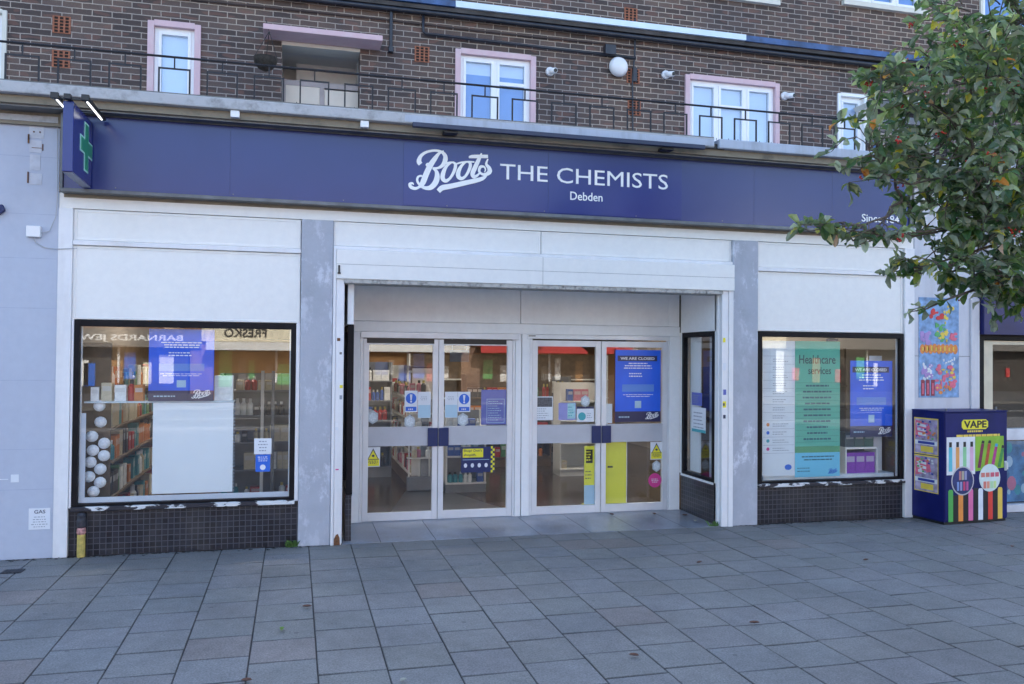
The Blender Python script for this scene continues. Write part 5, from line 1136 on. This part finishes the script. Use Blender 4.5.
trunk = [(TX, TY, -.02), (TX-.02, TY+.02, .6), (TX+.03, TY, 1.3), (TX-.03, TY-.02, 2.0), (TX-.02, TY, 2.7), (TX, TY+.03, 3.6), (TX+.05, TY, 4.6), (TX, TY, 5.3)]
build(MB().tube(trunk, [.15, .11, .10, .095, .085, .06, .035, .012], 14), 'trunk', BARK, tree, smooth=True)
LOBES = [((5.3, -4.2, 3.9), (1.65, 1.4, 1.55), 620), ((4.25, -4.35, 3.15), (.72, .8, .8), 330), ((4.15, -4.4, 3.85), (.62, .7, .55), 170), ((3.78, -4.4, 2.88), (.52, .5, .42), 120),
         ((4.15, -4.4, 2.48), (.62, .55, .36), 150), ((3.72, -4.35, 2.42), (.30, .3, .22), 30), ((3.55, -4.4, 3.32), (.42, .45, .32), 70), ((3.12, -4.4, 3.02), (.28, .3, .26), 34), ((3.12, -4.4, 2.54), (.24, .2, .05), 9), ((2.84, -4.4, 2.56), (.16, .12, .045), 9), ((3.25, -4.4, 3.42), (.26, .3, .16), 22), ((4.25, -4.4, 2.22), (.48, .5, .22), 60), ((3.35, -4.4, 2.35), (.14, .2, .10), 10), ((3.70, -4.4, 2.76), (.34, .4, .28), 40), ((4.9, -4.3, 2.7), (.8, .9, .55), 150)]
br = MB(); lf = MB(); be_ = MB()
nodes_ = []
def limb(a, b, r0, r1, sag=.1, n=6):
    a, b = Vector(a), Vector(b); pts = []
    for k in range(n+1):
        t_ = k/n; p_ = a.lerp(b, t_)+Vector((tr_.uniform(-.03, .03), tr_.uniform(-.03, .03), math.sin(t_*math.pi)*sag)); pts.append(p_)
    pts[0] = a; br.tube(pts, [r0+(r1-r0)*k/n for k in range(n+1)], 7); nodes_.extend(pts[1:]); return pts
for c, r_, n_ in LOBES:
    z_at = min(max(c[2]-.75, 1.9), 4.2)
    big_ = r_[0] > .6; p_ = limb((TX, TY, z_at) if big_ else min(nodes_, key=lambda q: (q-Vector(c)).length_squared+(5 if q.x < c[0]+.15 else 0)), c, .045 if big_ else .009, .012 if big_ else .004, .1 if big_ else .02)
    for k in range(7):
        v = Vector((tr_.gauss(0, 1), tr_.gauss(0, 1), tr_.gauss(0, 1))).normalized(); e = Vector(c)+Vector((v.x*r_[0], v.y*r_[1], v.z*r_[2]))*.8
        limb(p_[tr_.randint(2, 6)], e, .012 if big_ else .005, .004 if big_ else .002, .03 if big_ else .01, 4)
GREENS = [(.085, .14, .035), (.038, .085, .028), (.050, .105, .036), (.034, .075, .036), (.075, .120, .045), (.10, .14, .04), (.050, .09, .045)]
def leaf(p, d, up_, L, W_, c):
    d = d.normalized(); s_ = d.cross(up_)
    if s_.length < .1: s_ = d.cross(Vector((1, 0, 0)))
    s_.normalize(); n_ = s_.cross(d)
    f = W_*.35; dr = -L*.12
    P = [p, p+d*L*.28+s_*W_*.36+n_*f*.5, p+d*L*.62+s_*W_*.5+n_*f, p+d*L*.9+s_*W_*.28+n_*f*.4+n_*dr, p+d*L+n_*dr*1.4, p+d*L*.9-s_*W_*.28+n_*f*.4+n_*dr, p+d*L*.62-s_*W_*.5+n_*f, p+d*L*.28-s_*W_*.36+n_*f*.5, p+d*L*.3, p+d*L*.62]
    b = len(lf.V); lf.V += [tuple(q) for q in P]
    for F in ((0, 1, 8), (1, 2, 9, 8), (2, 3, 4, 9), (0, 8, 7), (8, 9, 6, 7), (9, 4, 5, 6)): lf.F.append(tuple(b+i for i in F)); lf.I.append(0); lf.C.append(c)
def spray(base, tip, n=9):
    base, tip = Vector(base), Vector(tip); d = tip-base
    mid = base.lerp(tip, .5)+Vector((tr_.uniform(-.02, .02), tr_.uniform(-.02, .02), .02))
    br.tube([base, mid, tip], [.0045, .003, .0015], 5)
    tone = tr_.random()
    for k in range(n):
        t_ = .15+.85*k/(n-1); p_ = base.lerp(mid, t_*2) if t_ < .5 else mid.lerp(tip, t_*2-1)
        v = Vector((tr_.gauss(0, 1), tr_.gauss(0, 1), tr_.gauss(-.15, .8))).normalized(); dd = d.normalized()*.55+v*.8
        up_ = Vector((tr_.gauss(0, .45), tr_.gauss(-.1, .45), 1)).normalized()
        q = tr_.random(); c = GREENS[int(tr_.random()*len(GREENS))]
        if q < .045: c = (.42, .34, .04)
        elif q < .054: c = (.48, .17, .03)
        elif q < .10: c = (.17, .20, .04)
        elif q < .25: c = (.34, .37, .31)
        g_ = .9+.55*tone
        leaf(p_, dd, up_, tr_.uniform(.058, .105), tr_.uniform(.030, .052), tuple(x*g_ for x in c))
    if tr_.random() < .055:
        for k in range(9):
            o_ = tip+Vector((tr_.gauss(0, .014), tr_.gauss(0, .014), tr_.gauss(-.02, .012))); be_.lathe([(.001, -.006), (.005, -.004), (.0065, 0), (.005, .004), (.001, .006)], o_.x, o_.y, o_.z, 7)
for c, r_, n_ in LOBES:
    for k in range(int(n_*.66)):
        v = Vector((tr_.gauss(0, 1), tr_.gauss(0, 1), tr_.gauss(0, 1))).normalized(); rad = tr_.random()**.42*(1.22 if tr_.random() < .16 else 1.0)
        tip = Vector(c)+Vector((v.x*r_[0], v.y*r_[1], v.z*r_[2]))*rad
        near = min(nodes_, key=lambda q: (q-tip).length_squared); d = near-tip; L = d.length
        base = tip+d*min(1, (.22+.1*tr_.random())/max(L, .01))
        spray(base, tip, tr_.randint(7, 10))
for pts in ([(3.42, -4.35, 2.56), (3.15, -4.38, 2.55), (2.9, -4.4, 2.57), (2.64, -4.4, 2.58)], [(3.45, -4.4, 2.58), (3.2, -4.4, 2.55), (3.0, -4.4, 2.48)], [(3.6, -4.35, 2.42), (3.42, -4.4, 2.34), (3.30, -4.4, 2.32)], [(3.6, -4.4, 2.2), (3.45, -4.4, 2.14), (3.33, -4.4, 2.12)], [(3.6, -4.4, 3.0), (3.3, -4.4, 3.0), (3.05, -4.4, 2.98)], [(3.5, -4.4, 2.88), (3.35, -4.4, 2.84), (3.15, -4.4, 2.86)], [(3.5, -4.4, 3.4), (3.25, -4.4, 3.33), (3.1, -4.4, 3.3)]):
    br.tube([(4.0, -4.35, pts[0][2]+.12)]+pts, [.010]+[.006, .004, .003, .0015][:len(pts)], 6)
    for a, b in zip(pts[:-1], pts[1:]): spray(a, b, 6)
build(br, 'branches', BARK, tree, smooth=True); build(lf, 'crown', leafmat(), tree); build(be_, 'berries', M('red_berry', (.45, .03, .02), .3), tree, smooth=True, kind='stuff')

# ================================================================== ACROSS THE STREET (seen only in the glass)
OY = -33.0
def opp_block(x0, x1, fasc, wallm, lab, txt=None, tm=None, tx=None, awn=None, zf=(2.45, 3.2)):
    t_ = thing('opposite_shop', lab, 'building', ((x0+x1)/2, OY-4, 0), 'shops across the road')
    build(MB().box(x0, x1, OY-8, OY, zf[1], 8.6), 'wall', wallm, t_); build(MB().box(x0, x1, OY-8, OY-.5, 0, zf[1]), 'ground_floor', IDARK, t_)
    build(MB().box(x0, x1, OY-.02, OY+.25, zf[0], zf[1]), 'fascia', fasc, t_); build(MB().box(x0, x0+.5, OY-.5, OY+.05, 0, zf[0]).box(x1-.5, x1, OY-.5, OY+.05, 0, zf[0]), 'pier', wallm, t_)
    build(MB().box((x0+x1)/2-.05, (x0+x1)/2+.05, OY-.48, OY-.38, .5, zf[0]), 'window_frame', UPVC, t_)
    for k in range(2):
        xa = x0+1+(x1-x0)/2*k; W_ = build(MB().box(xa, xa+1.5, OY, OY+.06, 4.4, 5.7), 'window', UPVC, t_); build(MB().box(xa+.1, xa+1.4, OY+.06, OY+.07, 4.5, 5.6), 'pane', PIPE, W_)
    ro = random.Random(int(x0*7)+100)
    for k in range(7):
        xa = x0+.8+(x1-x0-1.8)*k/7+ro.uniform(-.2, .2); wd = ro.uniform(.25, .8)
        build(MB().box(xa, xa+wd, OY-.49, OY-.44, ro.uniform(.3, .9), ro.uniform(1.3, 2.05)), 'window_display', ro.choice([CRM, WHF, RED, SIGNB, GRF, WOODW, GN]), t_)
    if awn: 
        build(MB().prism([(x0+.3, 2.05), (x1-.3, 2.05), (x1-.3, 2.40), (x0+.3, 2.40)], OY+1.2, OY+1.25).box(x0+.3, x1-.3, OY+.2, OY+1.22, 2.36, 2.42), 'canopy', awn, t_)
    if txt:
        vs, fs_ = raw_text(txt, .02); xs = [v[0] for v in vs]; ys = [v[1] for v in vs]; ax, bx, ay, by = min(xs), max(xs), min(ys), max(ys); mb = MB()
        for v in vs: mb.V.append((tx[0]+(v[0]-ax)/(bx-ax)*(tx[1]-tx[0]), OY+.26+(.02 if v[2] > 0 else 0), tx[2]+(v[1]-ay)/(by-ay)*(tx[3]-tx[2])))
        mb.F = fs_; mb.I = [0]*len(fs_); mb.C = [None]*len(fs_); build(mb, 'lettering', tm, t_)
BR2 = brick_mat('sunlit_brick', (.22, .12, .08), (.30, .17, .11), (.4, .36, .3))
CRM = M('cream_fascia', (.72, .66, .50), .6); RED = M('red_canopy', (.55, .04, .04), .6); WHF = M('white_fascia', (.78, .78, .76), .5); GRF = M('grey_fascia', (.16, .15, .14), .5)
opp_block(-24, -11.5, WHF, BR2, 'white fronted shop far to the left across the road')
opp_block(-11.5, -4.2, GRF, BR2, 'dark fascia jeweller shop across the road', 'BARNARDS JEWELLERS', LETW, (-5.0, -11.2, 2.36, 2.72), zf=(2.15, 3.0))
opp_block(-4.2, 2.5, CRM, BR2, 'cream fascia shop with dark letters across the road', 'FRESKO', BLK, (-1.3, -3.2, 2.66, 3.06), WHF)
opp_block(2.5, 9.0, GRF, BR2, 'dark fascia shop with a white canopy across the road', None, None, None, WHF)
opp_block(9.0, 18.0, CRM, BR2, 'shop with a bright red canopy across the road', None, None, None, RED)
opp_block(18.0, 26.5, CRM, WHF, 'white rendered shop with a cream fascia across the road')
opp_block(26.5, 38.0, GRF, GRF, 'wide shop at the right across the road, coloured dark to dim its reflection')  # wall and fascia darkened to dim this shop's reflection in the glass

opp_block(38.0, 52.0, GRF, GRF, 'added dark block right of the shops across the road, darkens the glass reflection')  # block added to darken what the right neighbour window reflects
opp_block(52.0, 66.0, GRF, BR2, 'added brick block beyond the far right end across the road, darkens the glass reflection')  # second added block, carries the darker reflection further right
